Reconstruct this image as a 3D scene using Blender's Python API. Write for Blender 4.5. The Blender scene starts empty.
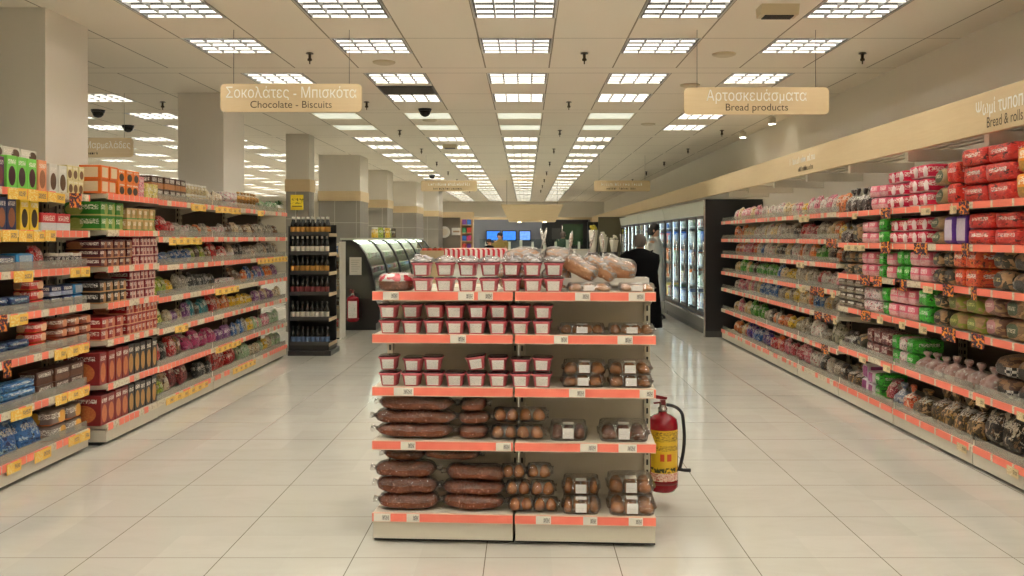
import bpy, math, random
from mathutils import Vector, Matrix, noise as mnoise
R = math.radians
rnd = random.Random(7)
C = bpy.context.scene.collection

# ------------------------------------------------------------------ helpers
def tag(o, label=None, cat=None, group=None, kind=None):
    if label: o['label'] = label
    if cat: o['category'] = cat
    if group: o['group'] = group
    if kind: o['kind'] = kind
    return o

def empty(name, loc=(0, 0, 0), rz=0.0):
    o = bpy.data.objects.new(name, None)
    C.objects.link(o); o.location = loc; o.rotation_euler = (0, 0, rz)
    o.empty_display_size = .1
    return o

def link(name, me, parent=None, loc=None):
    o = bpy.data.objects.new(name, me); C.objects.link(o)
    if parent is not None: o.parent = parent
    if loc is not None: o.location = loc
    return o

def kids(o):
    return [c for c in bpy.data.objects if c.parent == o]

def copy_tree(o, parent=None, kidmap=None):
    c = o.copy(); C.objects.link(c)
    if parent is not None: c.parent = parent
    for ch in (kidmap[o] if kidmap and o in kidmap else kids(o) if kidmap is None else []):
        copy_tree(ch, c, kidmap)
    return c

class MB:
    def __init__(s): s.v = []; s.f = []; s.m = []; s.sm = []
    def add(s, vs, fs, m=0, smooth=False):
        b = len(s.v); s.v += [tuple(p) for p in vs]
        for f in fs:
            s.f.append([b + i for i in f]); s.m.append(m); s.sm.append(smooth)
        return s
    def box(s, x0, x1, y0, y1, z0, z1, m=0):
        return s.add([(x0,y0,z0),(x1,y0,z0),(x1,y1,z0),(x0,y1,z0),(x0,y0,z1),(x1,y0,z1),(x1,y1,z1),(x0,y1,z1)],
              [(0,3,2,1),(4,5,6,7),(0,1,5,4),(1,2,6,5),(2,3,7,6),(3,0,4,7)], m)
    def prism_y(s, prof, y0, y1, m=0, smooth=False):      # prof: (x,z) closed, extruded along y
        n = len(prof)
        vs = [(x, y0, z) for x, z in prof] + [(x, y1, z) for x, z in prof]
        s.add(vs, [(i, (i+1) % n, n+(i+1) % n, n+i) for i in range(n)], m, smooth)
        s.add(vs, [list(range(n))[::-1], [n+i for i in range(n)]], m)
        return s
    def prism_x(s, prof, x0, x1, m=0):      # prof: (y,z)
        n = len(prof)
        vs = [(x0, y, z) for y, z in prof] + [(x1, y, z) for y, z in prof]
        s.add(vs, [(i, (i+1) % n, n+(i+1) % n, n+i) for i in range(n)] + [list(range(n))[::-1], [n+i for i in range(n)]], m)
        return s
    def lathe(s, prof, n=20, m=0, c=(0,0,0), smooth=True, sx=1, sy=1):
        vs = []
        for r, z in prof:
            for k in range(n):
                a = 2*math.pi*k/n
                vs.append((c[0]+r*sx*math.cos(a), c[1]+r*sy*math.sin(a), c[2]+z))
        fs = []
        for j in range(len(prof)-1):
            for k in range(n):
                fs.append((j*n+k, j*n+(k+1) % n, (j+1)*n+(k+1) % n, (j+1)*n+k))
        s.add(vs, fs, m, smooth)
        b = len(s.v)-len(vs)
        s.f.append([b+k for k in range(n)][::-1]); s.m.append(m); s.sm.append(False)
        s.f.append([b+(len(prof)-1)*n+k for k in range(n)]); s.m.append(m); s.sm.append(False)
        return s
    def tube(s, pts, r, n=8, m=0):
        pts = [Vector(p) for p in pts]; vs = []
        for i, p in enumerate(pts):
            d = (pts[min(i+1, len(pts)-1)]-pts[max(i-1, 0)]).normalized()
            u = d.cross(Vector((0, 0, 1)) if abs(d.z) < .9 else Vector((1, 0, 0))).normalized(); w = d.cross(u)
            rr = r[i] if isinstance(r, (list, tuple)) else r
            for k in range(n):
                a = 2*math.pi*k/n
                vs.append(p + u*math.cos(a)*rr + w*math.sin(a)*rr)
        fs = [(i*n+k, (i+1)*n+k, (i+1)*n+(k+1) % n, i*n+(k+1) % n) for i in range(len(pts)-1) for k in range(n)]
        fs += [list(range(n)), [(len(pts)-1)*n+k for k in range(n)][::-1]]
        return s.add(vs, fs, m, True)
    def loft(s, rings, m=0, smooth=True, cap=True):
        n = len(rings[0]); vs = [p for r in rings for p in r]
        fs = [(j*n+k, j*n+(k+1) % n, (j+1)*n+(k+1) % n, (j+1)*n+k) for j in range(len(rings)-1) for k in range(n)]
        if cap: fs += [list(range(n))[::-1], [(len(rings)-1)*n+k for k in range(n)]]
        return s.add(vs, fs, m, smooth)
    def mesh(s, name, mats):
        me = bpy.data.meshes.new(name); me.from_pydata(s.v, [], s.f)
        if not isinstance(mats, (list, tuple)): mats = [mats]
        for mt in mats: me.materials.append(mt)
        me.polygons.foreach_set('material_index', s.m)
        me.polygons.foreach_set('use_smooth', s.sm)
        me.validate(); me.update()
        return me
    def build(s, name, mats, parent=None, loc=None):
        return link(name, s.mesh(name, mats), parent, loc)

def struct(name, mb, mats):
    o = mb.build(name, mats); o['kind'] = 'structure'; return o

def ellring(cx, cy, z, rx, ry, n=24, p=2.0, a0=0):
    out = []
    for k in range(n):
        a = 2*math.pi*k/n+a0; c = math.cos(a); d = math.sin(a)
        out.append((cx+rx*math.copysign(abs(c)**(2/p), c), cy+ry*math.copysign(abs(d)**(2/p), d), z))
    return out

# ------------------------------------------------------------------ materials
class NT:
    """small builder for node expressions"""
    def __init__(s, name):
        s.mat = bpy.data.materials.new(name); s.mat.use_nodes = True
        s.t = s.mat.node_tree; s.b = s.t.nodes['Principled BSDF']; s.out = s.t.nodes['Material Output']
    def n(s, kind, **kw):
        nd = s.t.nodes.new(kind)
        for k, v in kw.items(): setattr(nd, k, v)
        return nd
    def put(s, sock, v):
        if isinstance(v, bpy.types.NodeSocket): s.t.links.new(v, sock)
        elif v is not None:
            if hasattr(sock.default_value, '__len__') and isinstance(v, (tuple, list)):
                n = len(sock.default_value); v = tuple(v) + (1,)*(n-len(v)); sock.default_value = v[:n]
            else: sock.default_value = v
    def ma(s, op, a, b=None, c=None, clamp=False):
        nd = s.n('ShaderNodeMath', operation=op); nd.use_clamp = clamp
        s.put(nd.inputs[0], a)
        if b is not None: s.put(nd.inputs[1], b)
        if c is not None: s.put(nd.inputs[2], c)
        return nd.outputs[0]
    def mix(s, f, a, b):
        nd = s.n('ShaderNodeMix', data_type='RGBA'); s.put(nd.inputs[0], f); s.put(nd.inputs[6], a); s.put(nd.inputs[7], b)
        return nd.outputs[2]
    def coord(s, which='Generated'):
        return s.n('ShaderNodeTexCoord').outputs[which]
    def sep(s, v):
        nd = s.n('ShaderNodeSeparateXYZ'); s.put(nd.inputs[0], v); return nd.outputs
    def comb(s, x=0., y=0., z=0.):
        nd = s.n('ShaderNodeCombineXYZ')
        for i, q in enumerate((x, y, z)): s.put(nd.inputs[i], q)
        return nd.outputs[0]
    def noise(s, vec, scale=5., detail=2., rough=.5, dist=0., out=0):
        nd = s.n('ShaderNodeTexNoise'); s.put(nd.inputs['Vector'], vec); nd.inputs['Scale'].default_value = scale
        nd.inputs['Detail'].default_value = detail; nd.inputs['Roughness'].default_value = rough; nd.inputs['Distortion'].default_value = dist
        return nd.outputs[out]
    def vscale(s, v, k):
        nd = s.n('ShaderNodeVectorMath', operation='MULTIPLY'); s.put(nd.inputs[0], v); nd.inputs[1].default_value = k; return nd.outputs[0]
    def vadd(s, v, k):
        nd = s.n('ShaderNodeVectorMath', operation='ADD'); s.put(nd.inputs[0], v); s.put(nd.inputs[1], k); return nd.outputs[0]
    def bump(s, h, strength=.3, dist=.01):
        nd = s.n('ShaderNodeBump'); s.put(nd.inputs['Height'], h); nd.inputs['Strength'].default_value = strength; nd.inputs['Distance'].default_value = dist
        s.t.links.new(nd.outputs[0], s.b.inputs['Normal'])
    def col(s, v): s.put(s.b.inputs['Base Color'], v)
    def band(s, x, lo, hi):   # 1 inside [lo,hi]
        return s.ma('MULTIPLY', s.ma('GREATER_THAN', x, lo), s.ma('LESS_THAN', x, hi))
    def rnd(s):
        return s.n('ShaderNodeObjectInfo').outputs['Random']

def lin(c):
    return tuple(((x/255)/12.92 if x/255 <= .04045 else ((x/255+.055)/1.055)**2.4) for x in c)

_pc = {}
def plain(name, rgb, rough=.5, metal=0., var=.06, nscale=4., spec=.5, bump=0.):
    if name in _pc: return _pc[name]
    k = NT(name); c = lin(rgb)
    nz = k.noise(k.coord('Object'), nscale, 3.)
    k.col(k.mix(nz, tuple(max(0, q*(1-var)) for q in c), tuple(min(1, q*(1+var)) for q in c)))
    k.b.inputs['Roughness'].default_value = rough; k.b.inputs['Metallic'].default_value = metal
    k.b.inputs['Specular IOR Level'].default_value = spec
    if bump: k.bump(k.noise(k.coord('Object'), 60., 3.), bump, .004)
    _pc[name] = k.mat; return k.mat

def emit(name, rgb, st, base=(200, 200, 200)):
    k = NT(name); k.put(k.b.inputs['Base Color'], lin(base))
    nz = k.noise(k.coord('Object'), 3., 1.)
    k.put(k.b.inputs['Emission Color'], k.mix(nz, tuple(q*.97 for q in lin(rgb)), lin(rgb)))
    k.b.inputs['Emission Strength'].default_value = st; return k.mat

def film_mat(name, tint=(235, 235, 230), alpha=.25, rough=.12):
    """clear plastic: mostly see-through, with glossy bumps and pale streaks painted as crinkle highlights"""
    k = NT(name); nt = k.t
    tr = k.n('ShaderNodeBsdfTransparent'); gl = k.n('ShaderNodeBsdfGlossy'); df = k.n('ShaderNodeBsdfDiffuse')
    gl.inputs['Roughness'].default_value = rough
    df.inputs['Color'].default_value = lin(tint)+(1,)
    bp = k.n('ShaderNodeBump'); bp.inputs['Strength'].default_value = .9; bp.inputs['Distance'].default_value = .012
    k.put(bp.inputs['Height'], k.noise(k.coord('Object'), 45., 3., .6, 1.2))
    nt.links.new(bp.outputs[0], gl.inputs['Normal'])
    fr = k.n('ShaderNodeFresnel'); fr.inputs['IOR'].default_value = 1.28; nt.links.new(bp.outputs[0], fr.inputs['Normal'])
    m1 = k.n('ShaderNodeMixShader'); k.put(m1.inputs[0], k.ma('MULTIPLY', k.ma('SUBTRACT', k.noise(k.vscale(k.coord('Object'), (26., 26., 50.)), 1., 3., .6, 1.), .38, clamp=True), alpha*7, clamp=True))  # pale diffuse streaks, painted to imitate reflections off crinkled film
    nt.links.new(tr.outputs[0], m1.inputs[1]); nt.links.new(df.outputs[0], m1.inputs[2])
    m2 = k.n('ShaderNodeMixShader'); k.put(m2.inputs[0], k.ma('ADD', fr.outputs[0], .05, clamp=True))
    nt.links.new(m1.outputs[0], m2.inputs[1]); nt.links.new(gl.outputs[0], m2.inputs[2])
    nt.links.new(m2.outputs[0], k.out.inputs['Surface'])
    nt.nodes.remove(k.b)
    return k.mat

def pack(name, base, acc=(255, 255, 255), acc2=None, style='film', text=(245, 240, 230), rough=.35):
    """printed packaging; u,v are the pack's own width and height"""
    if name in _pc: return _pc[name]
    k = NT(name); g = k.coord('Generated'); x, y, z = k.sep(g)
    nx = k.ma('GREATER_THAN', k.ma('ABSOLUTE', k.sep(k.coord('Normal'))[0]), .7)
    x = k.ma('ADD', k.ma('MULTIPLY', x, k.ma('SUBTRACT', 1., nx)), k.ma('MULTIPLY', y, nx))
    r = k.rnd(); off = k.comb(k.ma('MULTIPLY', r, 17.), k.ma('MULTIPLY', r, 5.), 0.)
    b = lin(base); a = lin(acc); a2 = lin(acc2 or acc); tx = lin(text)
    gv = k.vadd(g, off)
    c = k.mix(k.noise(gv, 2.5, 2.), tuple(q*.88 for q in b), tuple(min(1, q*1.1) for q in b))
    def ell(cx, cz, ax, az):
        dx = k.ma('DIVIDE', k.ma('SUBTRACT', x, cx), ax); dz = k.ma('DIVIDE', k.ma('SUBTRACT', z, cz), az)
        return k.ma('LESS_THAN', k.ma('ADD', k.ma('MULTIPLY', dx, dx), k.ma('MULTIPLY', dz, dz)), 1.)
    def letters(z0, z1, x0=.12, x1=.88, fr=9.):
        n1 = k.noise(k.comb(k.ma('MULTIPLY', x, fr*1.4), k.ma('MULTIPLY', z, 9.), k.ma('MULTIPLY', r, 40.)), 2.2, 2., .6, .8)
        return k.ma('MULTIPLY', k.ma('MULTIPLY', k.band(z, z0, z1), k.band(x, x0, x1)), k.ma('GREATER_THAN', n1, .5))
    if style == 'carton':          # round picture below a line of lettering
        pic = k.mix(k.noise(gv, 22., 3.), a, a2)
        c = k.mix(ell(.5, .38, .36, .3), c, pic)
        c = k.mix(letters(.74, .88), c, tx)
    elif style == 'carton2':       # picture on one side, lettering on the other
        pic = k.mix(k.noise(gv, 14., 3.), a, a2)
        c = k.mix(ell(.74, .45, .24, .42), c, pic)
        c = k.mix(letters(.45, .8, .06, .6, 6.), c, tx)
        c = k.mix(k.band(z, .02, .12), c, a)
    elif style == 'window':        # pale square panel inside a coloured rim
        c = k.mix(k.ma('MULTIPLY', k.band(z, .14, .86), k.band(x, .14, .86)), c, k.mix(k.noise(gv, 12., 2.), a, a2))
    elif style == 'stripe':
        c = k.mix(k.band(z, .0, .45), c, k.mix(k.noise(gv, 9., 3.), a, a2))
        c = k.mix(letters(.55, .85), c, tx)
    elif style == 'check':
        xs = k.ma('FLOOR', k.ma('MULTIPLY', x, 10.)); zs = k.ma('FLOOR', k.ma('MULTIPLY', z, 8.))
        ck = k.ma('MODULO', k.ma('ADD', xs, zs), 2.)
        c = k.mix(k.ma('GREATER_THAN', k.noise(gv, 5., 3.), .5), c, a2)
        c = k.mix(k.band(z, .0, .5), c, k.mix(ck, (.02, .02, .02), a))
        c = k.mix(ell(.5, .32, .24, .28), c, (.03, .025, .02))
    elif style == 'loaf':          # bread seen through the bag, printed label in the middle
        c = k.mix(k.noise(gv, 7., 4.), (.2, .09, .035), (.68, .44, .22))
        c = k.mix(k.ma('GREATER_THAN', k.noise(gv, 3.5, 2., .5, 1.), .5), c, b)
        c = k.mix(ell(.5, .5, .3, .32), c, a)
        c = k.mix(letters(.42, .6, .3, .7), c, a2)
    elif style == 'buns':
        vo = k.n('ShaderNodeTexVoronoi'); k.put(vo.inputs['Vector'], gv); vo.inputs['Scale'].default_value = 4.
        c = k.mix(vo.outputs['Distance'], b, a)
        c = k.mix(k.ma('GREATER_THAN', k.noise(gv, 6., 3.), .62), c, a2)
    else:                          # film: irregular printed patches
        c = k.mix(k.ma('GREATER_THAN', k.noise(gv, 4.2, 2., .5, 1.2), .58), c, a)
        c = k.mix(k.ma('GREATER_THAN', k.noise(k.vadd(gv, (3.1, 8.2, 1.)), 9., 3., .5, 1.), .6), c, a2)
        c = k.mix(k.ma('GREATER_THAN', k.noise(k.vadd(gv, (9.4, 2.7, 4.)), 5., 3., .6, .8), .6), c, tuple(q*.12 for q in b))
        c = k.mix(letters(.5, .72, .2, .85, 7.), c, tx)
    k.col(c); k.b.inputs['Roughness'].default_value = rough
    if style in ('film', 'loaf', 'check', 'buns'):
        k.b.inputs['Roughness'].default_value = .28
        k.bump(k.noise(k.coord('Object'), 30., 3., .6, 1.), .5, .02)
    _pc[name] = k.mat; return k.mat

def rail_mat(name, coral=(247, 118, 96), pale=(226, 214, 190), keep=.62, cell=.085, axis=1):
    """price rail: coral inserts with pale gaps between"""
    k = NT(name); xyz = k.sep(k.coord('Object')); u = xyz[axis]
    cellid = k.ma('FLOOR', k.ma('DIVIDE', u, cell)); fr = k.ma('FRACT', k.ma('DIVIDE', u, cell))
    wn = k.n('ShaderNodeTexWhiteNoise', noise_dimensions='2D')
    k.put(wn.inputs['Vector'], k.comb(cellid, k.ma('MULTIPLY', k.rnd(), 31.), 0.))
    on = k.ma('MULTIPLY', k.ma('LESS_THAN', wn.outputs['Value'], keep), k.ma('GREATER_THAN', fr, .1))
    pat = k.noise(k.coord('Object'), 70., 1.)
    pc = k.mix(k.ma('GREATER_THAN', pat, .57), lin(pale), lin((200, 180, 155)))
    k.col(k.mix(on, pc, k.mix(k.noise(k.coord('Object'), 6., 2.), lin(coral), lin((255, 140, 116)))))
    k.b.inputs['Roughness'].default_value = .35
    return k.mat
# ------------------------------------------------------------------ camera: x = 525.5 + 900 X / Y ; y = 238 - 900 (Z - 1.453) / Y
EYE = 1.453; CEIL = 3.06; F = 900.; VX = 525.5; VY = 238.
cd = bpy.data.cameras.new('camera'); cam = bpy.data.objects.new('camera', cd); C.objects.link(cam)
cam.location = (0, 0, EYE); cam.rotation_euler = (R(90), 0, 0)
cd.sensor_width = 36; cd.lens = F/1024*36; cd.shift_x = -(VX-512)/1024; cd.shift_y = -(288-VY)/1024; cd.clip_start = .05; cd.clip_end = 200
bpy.context.scene.camera = cam
vs = bpy.context.scene.view_settings
vs.view_transform = 'Standard'; vs.look = 'None'; vs.gamma = 1; vs.use_curve_mapping = False; vs.exposure = 0.0
w = bpy.data.worlds.new('world'); bpy.context.scene.world = w; w.use_nodes = True
w.node_tree.nodes['Background'].inputs[0].default_value = (.9, .88, .8, 1); w.node_tree.nodes['Background'].inputs[1].default_value = .1

def px(x, D): return (x-VX)*D/F
def pz(y, D): return EYE+(VY-y)*D/F

# ------------------------------------------------------------------ room
m_white = plain('wall_paint', (236, 229, 214), .7, var=.03, nscale=.8)
m_warm = plain('column_paint', (226, 219, 206), .7, var=.03, nscale=.8)
m_wood = None
k = NT('maple_board'); co = k.coord('Object')
gr = k.noise(k.vscale(co, (2., 2., 26.)), 2., 4., .6, .6)
k.col(k.mix(gr, lin((212, 186, 142)), lin((226, 204, 164)))); k.b.inputs['Roughness'].default_value = .5; m_wood = k.mat
X0 = -.378; PER = 2.79; RY0 = 5.71   # runner 5.71-5.98, then panels

k = NT('ceiling_panels'); x, y, z = k.sep(k.coord('Object'))
fx = k.ma('ABSOLUTE', k.ma('SUBTRACT', k.ma('FRACT', k.ma('DIVIDE', k.ma('ADD', x, 60-X0+.3), .6)), .5))
lx = k.ma('LESS_THAN', fx, .011)
fy = k.ma('FRACT', k.ma('DIVIDE', k.ma('ADD', y, PER*10-RY0), PER))
ly = k.ma('ADD', k.ma('ADD', k.ma('LESS_THAN', fy, .0035), k.band(fy, .0968-.003, .0968+.0015)), k.band(fy, .5484-.002, .5484+.002))
inrun = k.ma('LESS_THAN', fy, .0968)
lx = k.ma('MULTIPLY', lx, k.ma('SUBTRACT', 1., inrun))
ln = k.ma('MAXIMUM', lx, ly, clamp=True)
pn = k.mix(k.noise(k.coord('Object'), .7, 2.), lin((232, 222, 204)), lin((238, 229, 212)))
k.col(k.mix(ln, pn, lin((150, 138, 116)))); k.b.inputs['Roughness'].default_value = .85; m_ceil = k.mat
m_diffpan = None

k = NT('polished_floor_tiles'); co = k.coord('Object'); x, y, z = k.sep(co)
u = k.ma('DIVIDE', k.ma('ADD', x, 60-1.017+.3), .6); v = k.ma('DIVIDE', k.ma('ADD', y, 60-4.09+.3), .6)
gx = k.ma('ABSOLUTE', k.ma('SUBTRACT', k.ma('FRACT', u), .5)); gy = k.ma('ABSOLUTE', k.ma('SUBTRACT', k.ma('FRACT', v), .5))
gr = k.ma('MAXIMUM', k.ma('LESS_THAN', gx, .0035), k.ma('LESS_THAN', gy, .0035))
wn = k.n('ShaderNodeTexWhiteNoise', noise_dimensions='2D'); k.put(wn.inputs['Vector'], k.comb(k.ma('FLOOR', u), k.ma('FLOOR', v), 0.))
tile = k.mix(wn.outputs['Value'], lin((200, 197, 186)), lin((207, 204, 193)))
vein = k.noise(k.vscale(co, (1., 2.4, 1.)), 2.2, 5., .6, 1.)
tile = k.mix(k.ma('MULTIPLY', k.ma('SUBTRACT', vein, .45, clamp=True), .9, clamp=True), tile, lin((184, 178, 164)))
k.col(k.mix(gr, tile, lin((120, 112, 98)))); k.b.inputs['Roughness'].default_value = .11
k.b.inputs['Specular IOR Level'].default_value = .5
m_floor = k.mat

XL, XR, YN, YF = -14.2, 3.5, -5.0, 40.0
struct('floor', MB().box(XL-.2, XR+.2, YN-.2, YF+.2, -.1, 0), m_floor)
b = MB().box(XR, XR+.15, YN, YF, 0, CEIL+.1); struct('wall_right', b, m_white)
struct('wall_left', MB().box(XL-.15, XL, YN, YF, 0, CEIL+.1), m_white)
struct('wall_back', MB().box(XL, XR, YF, YF+.15, 0, CEIL+.1), m_white)
struct('wall_front', MB().box(XL, XR, YN-.15, YN, 0, CEIL+.1), m_white)

# light positions: columns every 1.2 m, two per 2.79 m module
cols = [X0+1.2*i for i in range(-11, 3)]
rows = []
for kk in range(-4, 13):
    for j in (0, 1.25):
        rows.append(5.98+PER*kk+j)
rows = [r for r in rows if r > YN+.4 and r < YF-1.5]
lights = []
def visible(x0, y0):
    if x0 > -3.2: return True
    if -4.1 < x0 < -3.2: return False
    if x0 > -5.5 and y0 > 1.5: return True
    return y0 > 7 and VX+F*(x0+.6)/y0 > 60 and y0 < 34
for r in rows:
    for c in cols:
        far = 11 < r < 14.2 and -2.9 < c < 2
        if c > 1.5 and r > 13: continue
        if not visible(c, r): continue
        kindl = 'plain' if far else 'louver'
        lights.append((c, r, kindl))
# ceiling: panels with real openings where the lights sit
hole = {(round(c, 3), round(r, 3)) for c, r, _ in lights}
cb = MB()
xs = [XL] + sorted({round(v, 4) for c in cols for v in (c, c+.6)}) + [XR]
ys = [YN] + sorted({round(v, 4) for r in rows for v in (r, r+.6)}) + [YF]
hs = {(round(c, 3), round(r, 3)) for c, r in hole}
for i in range(len(xs)-1):
    run = None
    for j in range(len(ys)-1):
        if (round(xs[i], 3), round(ys[j], 3)) in hs and xs[i+1]-xs[i] < .61:
            if run is not None:
                cb.add([(xs[i], run, CEIL), (xs[i], ys[j], CEIL), (xs[i+1], ys[j], CEIL), (xs[i+1], run, CEIL)], [(0, 1, 2, 3)])
            run = None
        elif run is None: run = ys[j]
    if run is not None:
        cb.add([(xs[i], run, CEIL), (xs[i], YF, CEIL), (xs[i+1], YF, CEIL), (xs[i+1], run, CEIL)], [(0, 1, 2, 3)])
cb.box(XL, XR, YN, YF, CEIL+.16, CEIL+.2)
struct('ceiling', cb, m_ceil)

# ------------------------------------------------------------------ ceiling lights
m_lamp = emit('fluorescent_glow', (255, 251, 241), 45.0)
m_lampb = emit('prismatic_diffuser_glow', (236, 240, 214), .8)
m_alu_lit = plain('louver_blade_lit', (240, 238, 232), .45, .3)  # bright copy of the blade metal, lamp light on lower edges painted in
m_alu_shaded = plain('louver_blade_shaded', (58, 56, 52), .4)  # dark copy of the blade metal, its dark reflections put into the colour
m_frame = plain('light_frame', (226, 216, 198), .5)
m_dark = plain('black_plastic', (22, 22, 22), .4)
m_refl = plain('lamp_reflector', (190, 188, 182), .4)
def light_proto(kindl):
    t = empty('ceiling_light')
    g = .012
    h = MB(); a0, a1 = .004, .596
    # housing: open box, white inside
    for (x0, x1, y0, y1) in ((a0, a0+g, a0, a1), (a1-g, a1, a0, a1), (a0, a1, a0, a0+g), (a0, a1, a1-g, a1)): h.box(x0, x1, y0, y1, -.003, .11)
    h.box(a0, a1, a0, a1, .1, .11)
    h.build('housing', m_frame if kindl == 'plain' else m_refl, t)
    if kindl == 'louver':
        lv = MB(); n = 4; s = (a1-a0-2*g)/n
        for i in range(0, n+1):
            q = a0+g+i*s; q = min(max(q, a0+g+.006), a1-g-.006)
            lv.prism_y([(q-.006, 0.0), (q+.006, 0.0), (q+.009, .038), (q-.009, .038)], a0+g, a1-g, 1)
        for i in range(1, n+1):
            q = a0+g+i*s; q = min(q, a1-g-.004)
            lv.prism_x([(q-.003, 0.0), (q+.002, 0.0), (q+.002, .017), (q-.006, .017)], a0+g, a1-g, 0)
            lv.prism_x([(q-.006, 0.017), (q+.002, 0.017), (q+.002, .038), (q-.018, .038)], a0+g, a1-g, 1)
        lv.build('louver', [m_alu_lit, m_alu_shaded], t)
        tb = MB()
        for i in range(n):
            q = a0+g+(i+.5)*s
            tb.tube([(q, a0+.04, .066), (q, a1-.04, .066)], .014, 8)
        tb.build('fluorescent_tubes', m_lamp, t)
    else:
        d = MB().box(a0+g, a1-g, a0+g, a1-g, .004, .01); d.build('diffuser', m_lampb, t)
    return t
protos = {q: light_proto(q) for q in ('louver', 'plain')}
kmap = {}
for q in protos.values():
    kmap[q] = kids(q)
ordw = ['first', 'second', 'third', 'fourth', 'fifth', 'sixth', 'seventh', 'eighth', 'ninth', 'tenth', 'eleventh', 'twelfth',
        'thirteenth', 'fourteenth', 'fifteenth', 'sixteenth', 'seventeenth', 'eighteenth', 'nineteenth', 'twentieth'] + ['%dst' % v if v % 10 == 1 else '%dnd' % v if v % 10 == 2 else '%drd' % v if v % 10 == 3 else '%dth' % v for v in range(21, 80)]
colname = {2: 'over the right aisle', 1: 'right of the middle row', 0: 'in the middle row', -1: 'left of the middle row', -2: 'over the left aisle', -3: 'over the left shelves'}
used = set(); rowi = {}
fv = [r for r in rows if r > 5.5]
for c, r, q in lights:
    ci = round((c-X0)/1.2)
    base = protos[q]
    o = base if q not in used else copy_tree(base, None, kmap)
    used.add(q); o.location = (c, r, CEIL)
    cn = colname.get(ci, 'in %s row beyond the left shelves' % ordw[-ci-4])
    if r in fv:
        lab = '%s ceiling light %s, %s from the front' % ('flat pale' if q == 'plain' else 'square louvered', cn, ordw[fv.index(r)])
        grp = 'square ceiling lights'
    else:
        lab = 'square louvered ceiling light %s, %s from the entrance wall' % (cn, ordw[rows.index(r)]); grp = 'square ceiling lights nearer than the picture'
    tag(o, lab, 'ceiling light', grp)

# air grille between two lights, left of the middle
g = empty('air_grille', (X0-1.2, 9.5, CEIL)); tag(g, 'dark slatted air grille set between two square ceiling lights', 'air vent')
fr = MB(); fr.box(.0, .6, 0, .02, -.006, .0).box(.0, .6, .53, .55, -.006, 0).box(0, .02, 0, .55, -.006, 0).box(.58, .6, 0, .55, -.006, 0); fr.build('frame', m_dark, g)
sl = MB()
for i in range(14): sl.box(.02, .58, .03+i*.036, .045+i*.036, -.014, -.001)
sl.build('slats', plain('grille_metal', (70, 66, 60), .5), g)

# sprinklers, detectors
m_brass = plain('sprinkler_metal', (96, 84, 66), .35, .8)
sp0 = None
def sprinkler(X, Y, lab):
    global sp0
    if sp0 is None:
        sp0 = empty('sprinkler_head')
        MB().lathe([(.012, .02), (.012, -.05), (.02, -.055), (.02, -.07), (.006, -.075), (.006, -.1)], 10).build('nozzle', m_brass, sp0)
        MB().lathe([(.034, -.012), (.03, -.004), (.014, -.001)], 14).build('cover_ring', m_brass, sp0)
        kmap[sp0] = kids(sp0); o = sp0
    else: o = copy_tree(sp0, None, kmap)
    o.location = (X, Y, CEIL); tag(o, lab, 'sprinkler', 'ceiling sprinklers')
for i, X in enumerate((-4.27, -1.87, .51, 2.92)):
    for j in range(9):
        Y = 7.8+2.79*j
        if i == 0 and j > 5: continue
        if i == 3 and j > 6: continue
        sprinkler(X, Y, 'brass sprinkler in the %s ceiling line from the left, %s from the front' % (ordw[i], ordw[j]))
m_det = plain('detector_plastic', (205, 190, 158), .5)
for i, (x, y, lab, c2) in enumerate([(384, 62, 'round beige ceiling plate beside the chocolate sign lights', 0), (724, 54, 'round beige ceiling plate above the bread products sign', 0),
        (690, 85, 'small round plate at the left corner of the bread products sign', 0), (430, 120, 'small round plate behind the dark dome camera', 0), (648, 124, 'round plate in the ceiling left of a dim light', 0)]):
    D = 1445/(VY-y); X = px(x, D)
    MB().lathe([(.07, -.022), (.1, -.012), (.105, 0), (.06, .02)], 20, c=(X, D, CEIL)).build('ceiling_plate', m_det)
    o = bpy.data.objects['ceiling_plate' + ('' if i == 0 else '.%03d' % i)]; tag(o, lab, 'ceiling plate', 'round ceiling plates')
for i, (x, y, lab) in enumerate([(425, 113, 'black dome camera right of the air grille'), (98, 114, 'black dome camera left of the second column'), (128, 129, 'smaller black dome camera above the jam sign'), (432, 177, 'black dome camera above the far left hanging sign')]):
    D = 1400/(VY-y); X = px(x, D)
    t = empty('dome_camera', (X, D, CEIL)); tag(t, lab, 'camera', 'dome cameras')
    MB().lathe([(.075, -.035), (.085, 0), (.05, .02)], 18).build('base', m_dark, t)
    MB().lathe([(.01, -.1), (.04, -.09), (.062, -.065), (.07, -.035)], 18).build('dome', plain('dome_glass', (14, 14, 14), .08), t)
# emergency light fitting
t = empty('emergency_light', (1.75, 6.25, CEIL)); tag(t, 'boxy emergency light fitting under the ceiling at top right', 'emergency light')
MB().prism_x([(-.09, .02), (.09, .02), (.06, -.07), (-.06, -.07)], -.13, .13).build('housing', m_det, t)
gm = MB()
for i in range(5): gm.box(-.1, .1, -.05+i*.022, -.038+i*.022, -.078, -.07)
gm.build('grille', m_dark, t)
t = empty('ceiling_speaker', (px(450, 15.5), 15.5, CEIL)); tag(t, 'small square grey box fixed to the ceiling behind the dome camera', 'speaker')
MB().box(-.12, .12, -.1, .1, -.06, .02).build('housing', m_det, t); MB().box(-.09, .09, -.07, .07, -.07, -.06).build('grille', plain('grille_metal', (70, 66, 60), .5), t)

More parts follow.
